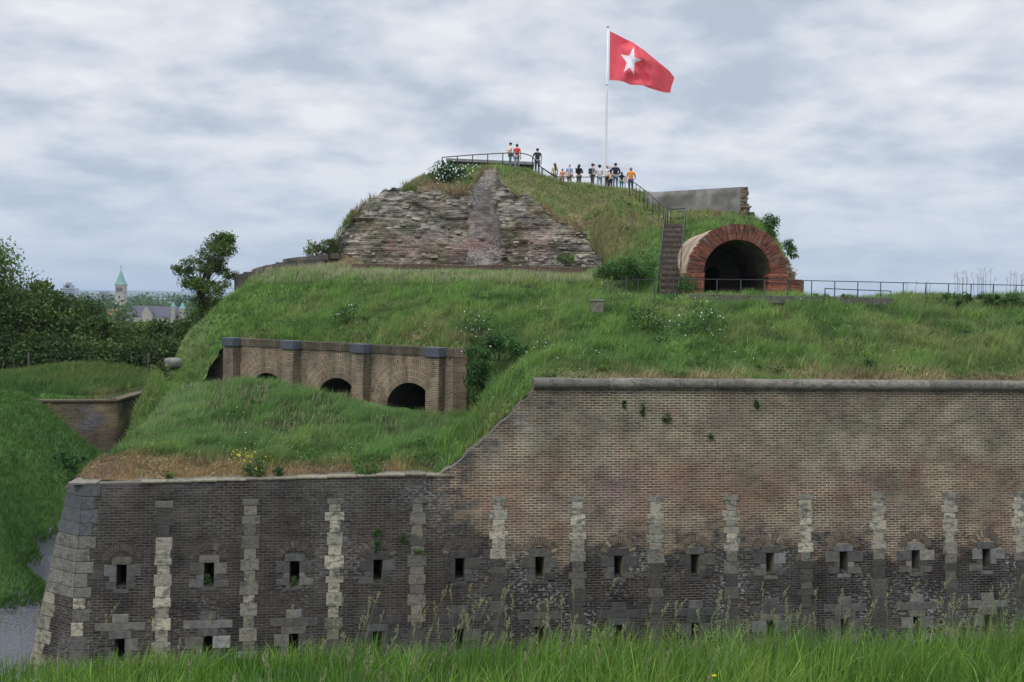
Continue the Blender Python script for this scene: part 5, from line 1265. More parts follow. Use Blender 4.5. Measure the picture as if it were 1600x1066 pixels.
# crane
cb=P(28,462,1500); cr0=empty('tower_crane',[cb[0],1500,-30],0,'thin pale construction crane on the far left horizon','crane'); q=np.array([cb[0],1500,-30])
mb=MB(); mb.tube([(0,0,0),P(28,452,1500)-q],.7,rgb(170,150,130),k=4); mb.build('mast',HZM,cr0)
mb=MB(); mb.tube([P(24,449.5,1500)-q,P(52,448.5,1500)-q],.5,rgb(170,140,130),k=4); mb.build('jib',HZM,cr0)
# church
CD=700.0; cm=CD/1600; q0=P(187,500,CD); cz=-22.0; c0=np.array([q0[0],CD,cz]); CHU=empty('church',c0,0,'stone church with green copper spire, grey roofs and small green turrets beyond the hedge','church')
def cpx(px,py,dy=0): return P(px,py,CD+dy)-c0
SMC=plain('church_stone',None,.9,.6,.22,detail=6)
tw=13.6*cm; tz=cpx(187,446)[2]; x0=cpx(179.6,470)[0]
mb=MB(); mb.box((x0,0,0),(tw,0,0),(0,tw,0),(0,0,tz),rgb(168,160,150)); mb.box((x0-.25,-.25,tz-.1),(tw+.5,0,0),(0,tw+.5,0),(0,0,.7),rgb(150,146,138)); mb.box((x0-.2,-.2,tz-4.9),(tw+.4,0,0),(0,tw+.4,0),(0,0,.4),rgb(150,146,138))
for zc_ in (tz-14,tz-24): mb.box((x0-.1,-.1,zc_),(tw+.2,0,0),(0,tw+.2,0),(0,0,.3),rgb(150,146,138))
mb.build('tower',SMC,CHU)
for j in range(4):
    mb=MB(); w_=tw*.13; xx=x0+tw*(.14+.195*j); V=[]; r=w_/2; ar=[(xx,tz-4.2)]+[(xx+r-r*math.cos(math.pi*i/8),tz-1.6+r*math.sin(math.pi*i/8)) for i in range(9)]+[(xx+w_,tz-4.2)]
    V=[(a,-.06,b) for a,b in ar]; mb.add(V,[tuple(range(len(V)))],rgb(40,42,48)); mb.build('belfry_opening',HZM,CHU)
for (dz,k_) in ((-9,1),(-17,1)): mb=MB(); mb.box((x0+tw*.42,-.06,tz+dz),(tw*.16,0,0),(0,.1,0),(0,0,1.8),rgb(46,46,50)); mb.build('slit_window',HZM,CHU)
def pyr(mb,x0,y0,w_,z0,z1,c,ov=.4):
    a=[(x0-ov,y0-ov,z0),(x0+w_+ov,y0-ov,z0),(x0+w_+ov,y0+w_+ov,z0),(x0-ov,y0+w_+ov,z0)]
    m_=.30; zz=z0+(z1-z0)*.22; b=[(x0+w_*.12,y0+w_*.12,zz),(x0+w_*.88,y0+w_*.12,zz),(x0+w_*.88,y0+w_*.88,zz),(x0+w_*.12,y0+w_*.88,zz)]
    mb.add(a+b+[(x0+w_/2,y0+w_/2,z1)],[(0,1,5,4),(1,2,6,5),(2,3,7,6),(3,0,4,7),(4,5,8),(5,6,8),(6,7,8),(7,4,8),(3,2,1,0)],c)
mb=MB(); pyr(mb,x0,0,tw,tz+.6,cpx(187,421)[2],(.16,.32,.28),.3); sp=mb.build('spire',MT['copper'],CHU)
mb=MB(); t=cpx(187,421); mb.tube([(x0+tw/2,tw/2,t[2]-.5),(x0+tw/2,tw/2,t[2]+3.0)],.12,k=5); mb.box((x0+tw/2-.7,tw/2-.1,t[2]+1.7),(1.4,0,0),(0,.2,0),(0,0,.2)); mb.build('cross',MT['metal'],CHU)
# nave
def gable_block(nm,xa,xb,ya,yb,ze,zr,along,cw,parent,roofm):
    mb=MB()
    mb.box((xa,ya,0),(xb-xa,0,0),(0,yb-ya,0),(0,0,ze),cw)
    if along=='x': mb.add([(xa,ya,ze),(xa,yb,ze),(xa,(ya+yb)/2,zr)],[(0,2,1)],cw); mb.add([(xb,ya,ze),(xb,yb,ze),(xb,(ya+yb)/2,zr)],[(0,1,2)],cw)
    else: mb.add([(xa,ya,ze),(xb,ya,ze),((xa+xb)/2,ya,zr)],[(0,1,2)],cw); mb.add([(xa,yb,ze),(xb,yb,ze),((xa+xb)/2,yb,zr)],[(0,2,1)],cw)
    mb.build(nm+'_wall',SMC,parent)
    mb=MB(); o=.4
    if along=='x': mb.add([(xa-.1,ya-o,ze-.2),(xb+.1,ya-o,ze-.2),(xb+.1,(ya+yb)/2,zr+.1),(xa-.1,(ya+yb)/2,zr+.1),(xa-.1,yb+o,ze-.2),(xb+.1,yb+o,ze-.2)],[(0,1,2,3),(3,2,5,4)],(.09,.085,.105))
    else: mb.add([(xa-o,ya+.3,ze-.2),(xa-o,yb+.1,ze-.2),((xa+xb)/2,yb+.1,zr+.1),((xa+xb)/2,ya+.3,zr+.1),(xb+o,ya+.3,ze-.2),(xb+o,yb+.1,ze-.2)],[(0,3,2,1),(3,4,5,2)],(.09,.085,.105))
    mb.build(nm+'_roof',roofm,parent)
zr=cpx(200,478.5)[2]; ze=cpx(200,494)[2]; gable_block('nave',cpx(194,480)[0],cpx(279,480)[0],1,12,ze,zr,'x',rgb(150,144,134),CHU,MT['slate'])
gable_block('transept',cpx(224,480)[0],cpx(239,480)[0],-3,6,cpx(230,489)[2],cpx(231,478)[2],'y',rgb(158,150,138),CHU,MT['slate'])
for pxx,pw_,pt in ((270,6,471),(284,8,471)):
    a=cpx(pxx-pw_/2,480,-2); w_=pw_*cm; z1=cpx(pxx,482 if pxx==284 else 479)[2]; mb=MB(); mb.box((a[0],-2,0),(w_,0,0),(0,w_,0),(0,0,z1),rgb(150,144,134)); mb.build('turret',SMC,CHU)
    mb=MB(); pyr(mb,a[0],-2,w_,z1,cpx(pxx,pt)[2],(.16,.32,.28),.2); mb.build('turret_roof',MT['copper'],CHU)
# small red-roofed house
hq=P(157,483,420); rr=empty('red_roof_house',[hq[0],420,-20],0,'house with a dull red roof half hidden by trees left of the church tower','house')
mb=MB(); mb.box((0,0,0),(6.2,0,0),(0,6,0),(0,0,hq[2]+17.6),rgb(150,140,130)); mb.build('wall',HZM,rr)
mb=MB(); z=hq[2]+17.6; mb.add([(-.3,-.4,z),(6.5,-.4,z),(6.5,3,z+2.2),(-.3,3,z+2.2),(-.3,6.4,z),(6.5,6.4,z)],[(0,1,2,3),(3,2,5,4)],rgb(132,88,72)); mb.build('roof',HZM,rr)
# ------------------------------------------------------------------ vegetation
def blades(name,P0,hh,ww,col,lean=0.45,wind=(0.25,0.05),seg=2,tip=None,seed=3,stiff=1.0,tipmix=.35,kind='stuff'):
    g=np.random.default_rng(seed); N=len(P0); a=g.uniform(0,2*np.pi,N); sd=np.stack([np.cos(a),np.sin(a),0*a],1)
    b=g.uniform(0,2*np.pi,N); ln=np.abs(g.normal(0,lean,N)); dr=np.stack([np.cos(b)*ln+wind[0]*g.uniform(.3,1.2,N),np.sin(b)*ln+wind[1],0*b],1)
    hh=hh[:,None]; ww=ww[:,None]; V=[];Cc=[]
    for i in range(seg):
        t=i/seg; c=P0+np.array([0,0,1])*hh*(t*(1-.12*t))+dr*hh*(t**1.7); w_=ww*(1-.55*t)/2
        V+=[c-sd*w_,c+sd*w_]; Cc+=[col,col]
    t=1.0; tipc=P0+np.array([0,0,1])*hh*(1-.25*ln[:,None])+dr*hh; V.append(tipc)
    tc_=col if tip is None else lerp(col,tip,np.full(N,tipmix)); Cc.append(tc_)
    if tip is not None and seg>1: Cc[-2]=lerp(col,tip,np.full(N,tipmix*.6)); Cc[-3]=Cc[-2]
    K=2*seg+1; V=np.stack(V,1).reshape(-1,3); Cc=np.stack(Cc,1).reshape(-1,3); o=(np.arange(N)*K)[:,None]
    q=[o+np.array([[2*i,2*i+1,2*i+3,2*i+2]]) for i in range(seg-1)]; Q=np.concatenate(q) if q else np.zeros((0,4),int); Tt=o+np.array([[2*seg-2,2*seg-1,2*seg]])
    ob=mesh_np(name,V,[Q,Tt],MT['grass'],None,col=Cc); setp(ob,kind=kind) if kind else None
    return ob
def scatter(hf,keep,n,x0,x1,y0,y1,seed,wfn=None):
    g=np.random.default_rng(seed); x=g.uniform(x0,x1,n); y=g.uniform(y0,y1,n); k=keep(x,y); x=x[k];y=y[k]; z=hf.z(x,y)
    Pn=np.stack([x,y,z],1); px,py=proj(Pn); m=(px>-200)&(px<1960)&(py<1200)
    if wfn is not None: m&=g.uniform(0,1,len(x))<wfn(x,y,z,px,py)
    return Pn[m]
g0=np.random.default_rng(99)
def jit(c,n_,s=.22,seed=1):
    g=np.random.default_rng(seed); f=np.exp(g.normal(0,s,n_))[:,None]; h=g.normal(0,.10,(n_,1)); c=c*f; return np.clip(c*np.concatenate([1+h,1-h*.2,1-h*.3],1),.004,.9)
def wallstrip(x,y): return (wside(x,y)<-.12)
# upper mound
def kH(x,y):
    s=fs(x,y); f=fside(x,y); m=keepH(x,y)&wallstrip(x,y)&~((f>-.55)&(f<.6)&(s>-.3)&(s<FLn+.1))
    t=(y-ST0[1])/(ST1[1]-ST0[1]); xs=ST0[0]+(ST1[0]-ST0[0])*t; m&=~((np.abs(x-xs)<.5)&(t>-.03)&(t<1.02))
    m&=~((np.abs(x-TUN[0])<1.7)&(y>TUN[1]-.3)&(y<TUN[1]+7.2)&(H.z(x,y)<TUN_Z0+.6))
    m&=~((np.abs(x-TUN[0])<2.3)&(y>TUN[1]-.5)&(y<TUN[1]+2.1))
    m&=(x>xlH(y)-3.0)
    return m
def onruin(x,y):
    s=(x-RA[0])*RT[0]+(y-RA[1])*RT[1]; f=(x-RA[0])*RN[0]+(y-RA[1])*RN[1]
    top=np.interp(s,tS,tZ,left=0,right=0); return (top>RZ)&(f<1.2)&(-f*(1/RBAT)+RZ<top+.3)
def wH(x,y,z,px,py): return np.where(y<48,1.0,np.where(y<60,.8,.7))*np.where(onruin(x,y),.20,1.0)
Pn=np.concatenate([scatter(H,kH,400000,-17,32,27.5,46,11,wH),scatter(H,kH,260000,-18,15,46,73,12,wH),scatter(H,kH,26000,15,30,40,48,14,wH)])
dry,dark,pale,olive,b=hillmasks(Pn); N=len(Pn); px,py=proj(Pn)
cm=fbm(Pn[:,0]*1.5,Pn[:,1]*1.5,0,3,701)
hh=g0.uniform(.5,1.25,N)*(.17+.30*sst(cm,.4,.65))*(1-.45*dry)*np.where(Pn[:,1]>60,.8,1)
stp=np.exp(-((px-1052)/28)**2)*sst(py,345,365); hh*=1-.6*stp
hh*=1-.5*(np.exp(-((px-1150)/75)**2)*(np.abs(Pn[:,1]-46)<4))
c=jit(hillcol(Pn)*(.80+.72*sst(cm,.35,.68))[:,None],N,.26,21)
blades('meadow_grass',Pn,hh,g0.uniform(.014,.034,N)*(1+.012*np.maximum(Pn[:,1]-30,0)),c,.55,tip=np.tile(G_PALE,(N,1))*.9,seed=31,tipmix=.25)
# pale seed-head fringe along the crests
def fringe(name,hf,keep,pxr,pyr,n_,y0,y1,x0,x1,h,seed,colr):
    Pn=scatter(hf,keep,n_,x0,x1,y0,y1,seed,lambda x,y,z,px,py:((px>pxr[0])&(px<pxr[1])&(py>pyr[0])&(py<pyr[1]))*1.0); N=len(Pn); g=np.random.default_rng(seed)
    blades(name,Pn,g.uniform(h*.6,h*1.15,N),g.uniform(.012,.024,N),jit(np.tile(colr,(N,1)),N,.25,seed),.25,(.2,.0),2,tip=np.tile(rgb(196,184,150),(N,1)),seed=seed,tipmix=.8)
fringe('seed_grass',H,kH,(380,940),(412,446),26000,48,58,-16,6,.45,41,G_PALE)
fringe('seed_grass',H,kH,(1260,1600),(440,480),6000,38,46,12,24,.36,42,G_PALE)
fringe('seed_grass',H,kH,(1060,1250),(440,470),1800,38,46.5,6,13,.34,43,G_DRY)
# terrace
def kT(x,y): 
    s=fs(x,y);f=fside(x,y); return keepT(x,y)&wallstrip(x,y)&~((f<.15)&(s>-.3))&(T.z(x,y)>H.z(x,y)-.35)
Pn=scatter(T,kT,260000,-17,2,26,47,13); dry,dark,pale,olive,b=termasks(Pn); N=len(Pn); px,py=proj(Pn)
cm=fbm(Pn[:,0]*1.5,Pn[:,1]*1.5,0,3,703)
hh=g0.uniform(.5,1.25,N)*(.17+.32*sst(cm,.4,.65))*(1-.62*dry)*np.where(T.z(Pn[:,0],Pn[:,1])<H.z(Pn[:,0],Pn[:,1]),.7,1)
hh*=np.clip(.18+(-wside(Pn[:,0],Pn[:,1]))/1.3,.18,1)
blades('terrace_grass',Pn,hh,g0.uniform(.016,.036,N),jit(tercol(Pn)*(.82+.72*sst(cm,.35,.68))[:,None],N,.26,22),.55,tip=np.tile(G_PALE,(N,1))*.9,seed=32,tipmix=.30)
fringe('seed_grass',T,kT,(180,700),(575,700),9000,31,44,-16,0,.42,44,G_PALE*.7)
# moat bank and meadow on the left
kG=lambda x,y:~gravmask(x,y)
Pn=scatter(G,kG,260000,-36,-8,25,68,15,lambda x,y,z,px,py:(px<330)*np.clip(34/y,0,1)*((G.z(x,y)>.3)|(y<47))); N=len(Pn)
hm=np.where(Pn[:,1]>50.5,.42,np.where(Pn[:,2]<1.4,.12,.22)); hh=g0.uniform(.6,1.25,N)*hm
blades('bank_grass',Pn,hh,g0.uniform(.02,.045,N)*(Pn[:,1]/36),jit(gcolm(Pn),N,.22,23),.40,tip=np.tile(G_PALE,(N,1))*.7,seed=33,tipmix=.15)
Pn=scatter(G,lambda x,y:G.z(x,y)>.25,200000,-20,-9,24,44,16,lambda x,y,z,px,py:(px<200)*np.exp(-((z-.86)/.16)**2)); N=len(Pn)
blades('path_edge_grass',Pn,g0.uniform(.08,.26,N),g0.uniform(.02,.04,N),jit(gcolm(Pn),N,.22,25),.5,seed=35)
# near bank: tall grass in front of the camera
g=np.random.default_rng(5); n_=96000; x=g.uniform(-8.2,10.5,n_); y=g.uniform(4.2,9.4,n_); z=B.z(x,y); Pn=np.stack([x,y,z],1); px,py=proj(Pn); m=(px>-250)&(px<1960); Pn=Pn[m]; N=len(Pn); px=px[m]
cl_=fbm(Pn[:,0]*1.6,Pn[:,1]*1.6,0,3,711); 
c=lerp(np.tile([.095,.205,.024],(N,1)),[.15,.25,.04],sst(cl_,.4,.62)); c=lerp(c,[.045,.12,.015],.7*sst(fbm(Pn[:,0]*2.5,Pn[:,1]*2,4,3,712),.5,.65))
hb=(.36+.34*cl_)*g.uniform(.6,1.15,N)*np.interp(px,[-100,150,500,900,1600],[.32,.37,.45,.68,.86])
blades('near_grass',Pn,hb,g.uniform(.004,.010,N),jit(c,N,.30,24),.42,(.12,.0),4,tip=np.tile([.20,.26,.08],(N,1)),seed=34,tipmix=.25)
def seedstalks(name,Pn,hs,seed,colr,pan=(.08,.13),w=.0025,nb=15,br=.013,drift=.16):
    """stems with an airy panicle at the top"""
    g=np.random.default_rng(seed); V=[];F3=[];Cc=[]; b=0
    for p,h in zip(Pn,hs):
        a=g.uniform(0,6.28); d=np.array([math.cos(a)*drift+.12,math.sin(a)*drift,0])*g.uniform(.3,1.3)
        pts=[p+np.array([0,0,h*t])+d*h*t*t*1.2 for t in (0,.35,.7,1)]
        sd=np.array([1,0,0])*w
        for i in range(3):
            q=[pts[i]-sd,pts[i]+sd,pts[i+1]+sd*.8,pts[i+1]-sd*.8]; V+=q; F3+=[(b,b+1,b+2),(b,b+2,b+3)]; Cc+=[colr*.9]*4; b+=4
        pl=g.uniform(*pan)
        for k in range(nb):
            t=1-pl/h*(k/nb); base=p+np.array([0,0,h*t])+d*h*t*t*1.2; an=g.uniform(0,6.28); L_=br*g.uniform(.5,1.2)*(.4+.8*math.sin(math.pi*min(1,(k+1)/nb)))
            e=base+np.array([math.cos(an)*L_,math.sin(an)*L_*.5,L_*g.uniform(.5,1.2)]); s2=np.array([.0019,0,0]); cc=colr*g.uniform(.8,1.5)
            V+=[base,e-s2+[0,0,-.008],e+s2+[0,0,.012]]; F3+=[(b,b+1,b+2)]; Cc+=[cc]*3; b+=3
    ob=mesh_np(name,np.array(V),np.array(F3),MT['grass'],None,col=np.array(Cc)); setp(ob,kind='stuff'); return ob
n_=1300; x=g.uniform(-6.5,7.5,n_); y=g.uniform(5.2,8.8,n_); z=B.z(x,y); cl2=fbm(x*1.1,y*.8,0,3,721); k=g.uniform(0,1,n_)<sst(cl2,.32,.62)
x,y,z=x[k],y[k],z[k]; seedstalks('near_seed_grass',np.stack([x,y,z],1),g.uniform(.40,.68,len(x))*np.interp(x,[-4,7],[.95,1.15]),51,np.array([.20,.205,.11]),w=.0012)
# foreground buttercup
bq=P(1115,1057,6.3); zz=B.z(bq[0],bq[1]); bt=empty('buttercup',(bq[0],bq[1],float(zz)),0,'small yellow flower in the long grass at the bottom edge','flower')
mb=MB(); hz_=bq[2]-float(zz); mb.tube([(0,0,0),(.01,0,hz_*.5),(0,0,hz_)],.0018,(.08,.15,.03),k=5); mb.build('stem',MT['grass'],bt)
for i in range(5):
    a=i*1.2566; mb=MB(); c_=np.array([math.cos(a),math.sin(a)*.9,0]); t=np.array([-c_[1],c_[0],0]); u=np.array([0,-.5,1])
    pts=[(0,0,hz_),tuple(c_*.010+t*.009+np.array([0,0,hz_+.003])),tuple(c_*.019+np.array([0,0,hz_+.008])+t*.006),tuple(c_*.019+np.array([0,0,hz_+.008])-t*.006),tuple(c_*.010-t*.009+np.array([0,0,hz_+.003]))]
    mb.add(pts,[(0,1,2,3,4)],(.80,.60,.01)); mb.build('petal',MT['paint'],bt)
# generic leaf cloud
def leafcloud(cs,rs,n_,size,cols,g,flat=.7,shade=None,elong=1.6):
    """cs cluster centres, rs radii; returns V,F,C of n_ rhombic leaves"""
    k=g.integers(0,len(cs),n_) if shade is None else g.choice(len(cs),n_,p=shade)
    d=g.normal(0,1,(n_,3)); d/=np.linalg.norm(d,axis=1)[:,None]; r=g.uniform(0,1,n_)**.62*1.12
    p=cs[k]+d*r[:,None]*rs[k][:,None]*np.array([1,1,flat])
    a=g.normal(0,1,(n_,3)); a/=np.linalg.norm(a,axis=1)[:,None]; b=np.cross(a,g.normal(0,1,(n_,3))); b/=np.linalg.norm(b,axis=1)[:,None]
    s=(size*g.uniform(.6,1.3,n_))[:,None]; V=np.stack([p-a*s*elong*.5,p+b*s*.4,p+a*s*elong*.5,p-b*s*.4],1).reshape(-1,3)
    Fq=np.arange(n_*4).reshape(-1,4); C_=np.repeat(cols(k,p,g),4,axis=0); return V,Fq,C_
def tree(name,base,h,rx,rz_,n_,size,col,label,cat='tree',seed=1,ncl=40,trunk=.12,clr=.18,crown0=.25,group=None,gap=1.0,shape=None,col2=None,lobes=None):
    g=np.random.default_rng(seed); base=np.array(base,float); o=empty(name,base,0,label,cat,group)
    cs=[];
    while len(cs)<ncl:
        t=g.uniform(crown0,1); rr=rx*(math.sin(math.pi*min(1,max(.04,(t-crown0)/(1-crown0)*.86+.12)))**.7) if shape is None else rx*np.interp(t,shape[0],shape[1])
        a=g.uniform(0,6.28); q=math.sqrt(g.uniform(.05,1)); cs.append((math.cos(a)*rr*q,math.sin(a)*rr*q*.9,h*t-rz_*.0))
    if lobes is not None:
        w_=np.array([l[4] for l in lobes],float); w_/=w_.sum(); cs=[]
        for i in g.choice(len(lobes),ncl,p=w_):
            l=lobes[i]; d=g.normal(0,1,3); d/=np.linalg.norm(d); r=g.uniform(0,1)**.4; cs.append((l[0]+d[0]*r*l[2],d[1]*r*l[2],l[1]+d[2]*r*l[3]))
    cs=np.array(cs); rs=g.uniform(.6,1.3,ncl)*clr*rx*2*gap
    lvl=np.exp(g.normal(0,.22,ncl))
    c2=col2 if col2 is not None else col*np.array([1.3,1.15,.9])
    mixv=g.uniform(0,1,ncl)
    def cols(k,p,g): c=lerp(np.tile(col,(len(k),1)),c2,mixv[k]); return c*(lvl[k]*np.exp(g.normal(0,.18,len(k))))[:,None]
    V,Fq,C_=leafcloud(cs,rs,n_,size,cols,g,.8); mesh_np('crown',V,Fq,MT['leaf'],o,col=C_)
    mb=MB(); top=np.array([g.normal(0,.03)*h,0,h*.8]); mb.tube([(0,0,-.5),(0,0,h*.1),tuple(top*.5+np.array([g.normal(0,.02)*h,0,0])),tuple(top)],[trunk*1.25,trunk,trunk*.6,trunk*.18],(.1,.09,.08),k=8)
    for i in range(0,ncl,2 if ncl>30 else 1):
        c_=cs[i]; t=max(.08,min(.75,c_[2]/h*.62)); s_=np.array([top[0]*t/.8*.8,0,h*t]); m_=(s_+c_)/2+np.array([0,0,.04*h]); mb.tube([s_,m_,c_],[trunk*.38*(1-t*.6),trunk*.22,trunk*.06],(.1,.09,.08),k=5)
    mb.build('trunk',MT['bark'],o,smooth=True); return o
TG=np.array([.062,.110,.027]); TD=np.array([.040,.080,.024]); TL=np.array([.10,.165,.038])
# young tree behind the left flank
tb=P(316,505,60); tb[2]-=1.6
def lb(px_,py_,rx,ry,w_): q=P(px_,py_,60)-tb; return (q[0],q[2],rx*60/1600,ry*60/1600,w_)
tree('young_tree',tb,7.0,2.1,1,15000,.085,np.array([.07,.125,.028]),'slender young tree with an open leafy crown standing behind the left flank of the mound',seed=12,ncl=120,trunk=.085,clr=.095,lobes=[lb(341,392,26,22,5),lb(351,375,12,9,1.5),lb(290,418,20,12,2.6),lb(326,418,18,20,3),lb(335,450,32,20,4),lb(300,440,14,14,1.2),lb(362,425,14,14,1.5),lb(320,480,22,16,2)])
# dark hedge trees across the left, each a tree of its own
hz=[(-30,66,9.2,3.4,TG,'tallest dark tree cut by the left edge of the picture'),(8,69,5.0,2.6,TD,'dark bushy tree just right of the tallest edge tree'),
 (42,68,4.6,2.2,TD,'dark tree below the far crane'),(66,70,5.7,1.6,TL*.75,'tree with light upright top shoots left of the high-rise block'),(100,68,4.6,2.3,TG,'rounded tree in front of the pale high-rise block'),
 (133,70,4.3,2.1,TD,'tree with drooping dark branches before the low pale building'),(158,67,3.4,1.8,TG,'lower tree left below the church tower'),
 (186,68,2.9,1.8,TL*.8,'low leafy tree in front of the church tower foot'),(208,66,2.9,1.8,TG,'dense low tree below the church nave'),(232,69,3.1,2.0,TL*.7,'rounded tree below the church gable'),
 (256,67,3.0,1.9,TD,'dark low tree right of the church gable'),(280,68,2.9,2.0,TG,'dark tree touching the left flank of the mound'),(302,69,3.3,2.0,TD,'dark tree below the slender young tree'),(330,70,4.6,2.0,TG*.9,'tree half hidden behind the slender young tree')]
for i,(px_,D,h_,rx,c_,lb) in enumerate(hz):
    q=P(px_,585,D); z=float(fG(np.array(q[0]),np.array(D))) if D<79 else 4.5; tree('hedge_tree',(q[0],D,4.85),h_*(1 if i else .80),rx*(1 if i else 1.25),1,7000 if i else 34000,.18 if i else .15,c_*.9,lb,seed=60+i,ncl=46,trunk=.13,clr=.22,crown0=.06,group='dark trees in a row beyond the meadow',shape=([.06,.2,.5,.75,.92,1.0],[.85,1.0,.98,.75,.42,.15]))
for i,(px_,D,h_) in enumerate([(-8,64,3.2),(25,64,2.6),(60,64.5,2.9),(95,64,2.5),(125,64.5,2.7),(150,64,2.4),(178,64,2.5),(205,64,2.3),(235,64.5,2.6),(262,64,2.5),(285,64.3,2.6)]):
    q=P(px_,585,D); nm=['leftmost','second','third','fourth','fifth','sixth','seventh','eighth','ninth','tenth','eleventh'][i]
    tree('undergrowth_bush',(q[0],D,4.8),h_*.85,1.7,1,2600,.16,(TD if i%2 else TG*.8),f'low dark bush under the tree row, {nm} from the left along the meadow edge','bush',seed=90+i,ncl=26,trunk=.05,clr=.26,crown0=.03,group='low bushes along the meadow edge',shape=([0,.2,.7,1],[1,1,.9,.4]))
# fence posts along the meadow
for i,(px_,py_,h_) in ((0,(44.5,588,1.0)),(1,(22,587,.7)),(4,(231.5,587,.95))):
    q=P(px_,py_,62.5); z=float(G.z(q[0],62.5)); mb=MB(); mb.tube([(0,0,-.4),(.01,0,h_*.6),(.0,0,h_+.25)],.055,rgb(110,102,88),k=7)
    o=mb.build('fence_post',MT['wood']); o.location=(q[0],62.5,z); setp(o,['thin grey fence post at the far left meadow edge','short post at the extreme left before the dark trees','grey post in the middle of the meadow edge','short leaning post left of the middle post','pale post before the dark trees near the mound','short post between the middle and the right post'][i],'post','fence posts along the meadow')
# far woods: mass of crowns
def woods(name,rows,seed,col):
    g=np.random.default_rng(seed); Vs=[];Fs=[];Cs=[];b=0
    for (D,px0,px1,zt,n_,r) in rows:
        x0=(px0-800)/1600*D; x1=(px1-800)/1600*D; k=n_
        cs=np.stack([g.uniform(x0,x1,k),D+g.uniform(-.06,.06,k)*D,zt-g.uniform(.2,2.2,k)*r],1); rs=g.uniform(.7,1.4,k)*r
        lvl=np.exp(g.normal(0,.28,k))
        V,Fq,C_=leafcloud(cs,rs,k*70,r*.32,lambda kk,p,g:np.tile(col,(len(kk),1))*(lvl[kk]*np.exp(g.normal(0,.15,len(kk))))[:,None],g,.8,elong=1.3)
        Vs.append(V);Fs.append(Fq+b);Cs.append(C_);b+=len(V)
    ob=mesh_np(name,np.concatenate(Vs),np.concatenate(Fs),MT['leaf'],None,col=np.concatenate(Cs)); setp(ob,kind='stuff')
def zat(py,D,px=180): return P(px,py,D)[2]
woods('far_woods',[(130,-60,420,zat(556,130),70,3.2),(200,-60,420,zat(540,200),110,4.5),(330,-60,165,zat(492,330),60,5.5),(330,190,420,zat(532,330),70,5.0),(560,-60,168,zat(474,560),70,6),(560,195,430,zat(518,560),50,4),
 (850,-60,430,zat(468,850),170,7),(1150,-60,430,zat(465.5,1150),150,8),(1900,-60,430,zat(463.5,1900),170,11),(2800,-60,450,zat(462.0,2800),170,14)],77,TG*1.05)
def groundweeds():
    g=np.random.default_rng(321); Vs=[];Fs=[];Cs=[];b=0
    for hf,kp,x0,x1,y0,y1,n_,lo,sc in ((H,kH,-16,24,28,46,620,.22,1.0),(H,kH,-12,14,46,70,330,.22,1.2),(T,kT,-15,1,29,42,300,.2,1.0),(G,kG,-34,-14,32,60,200,.15,1.2)):
        x=g.uniform(x0,x1,n_);y=g.uniform(y0,y1,n_); m=kp(x,y)&(fbm(x*.35,y*.35,0,3,322)>.47); x=x[m];y=y[m];z=hf.z(x,y); k=len(x)
        cs=np.stack([x,y,z+.12],1); px,py=proj(cs); m=(px>-80)&(px<1690); cs=cs[m]; k=len(cs); rs=g.uniform(.14,.50,k)*sc; lv=np.exp(g.normal(0,.25,k)); tint=g.uniform(0,1,k)
        cc=lerp(np.tile([.045,.115,.026],(k,1)),[.10,.19,.035],tint**2)
        V,Fq,C_=leafcloud(cs,rs,k*85,.055*sc,lambda kk,p,g:cc[kk]*(lv[kk]*np.exp(g.normal(0,.18,len(kk))))[:,None],g,.55); Vs.append(V);Fs.append(Fq+b);Cs.append(C_);b+=len(V)
    setp(mesh_np('ground_weeds',np.concatenate(Vs),np.concatenate(Fs),MT['leaf'],None,col=np.concatenate(Cs)),kind='stuff')
    V=[];Fq=[]
    for hf,kp,x0,x1,y0,y1,n_ in ((H,kH,-16,24,28,46,420),(H,kH,-10,12,50,70,120),(T,kT,-15,1,29,42,90)):
        x=g.uniform(x0,x1,n_);y=g.uniform(y0,y1,n_); m=kp(x,y)&(fbm(x*.5,y*.5,0,3,323)>.52); x=x[m];y=y[m];z=hf.z(x,y)+g.uniform(.2,.42,m.sum())
        for a,b_,c in zip(x,y,z): 
            s_=g.uniform(.008,.018); t=g.uniform(0,6.28); q=len(V); V+=[(a+math.cos(t+k*1.2566)*s_,b_+math.sin(t+k*1.2566)*s_*.6,c+math.sin(t+k*1.2566)*s_*.8) for k in range(5)]; Fq.append((q,q+1,q+2,q+3,q+4))
    setp(mesh_np('wildflowers',np.array(V),np.array(Fq),MT['paint'],None,col=np.tile([.72,.72,.66],(len(V),1))),kind='stuff')
groundweeds()
# grass draped over the broken top of the ruin
g=np.random.default_rng(8); q=g.uniform(tS[0]+.5,tS[-1],9000); zq=np.interp(q,tS,tZ)+g.normal(.0,.16,9000); Pn=rpt(q,zq,g.uniform(-.5,.75,9000)); k_=fbm(q*.9,0*q,0,3,331)>.42; Pn=Pn[k_]; N=len(Pn)
blades('ruin_top_grass',Pn,g.uniform(.15,.42,N),g.uniform(.02,.045,N),jit(lerp(np.tile(G_OLIVE,(N,1)),G_DRY,sst(fbm(q[k_]*.8,0*q[k_],4,3,332),.4,.6)),N,.25,26),.7,(.1,-.3),2,seed=36)
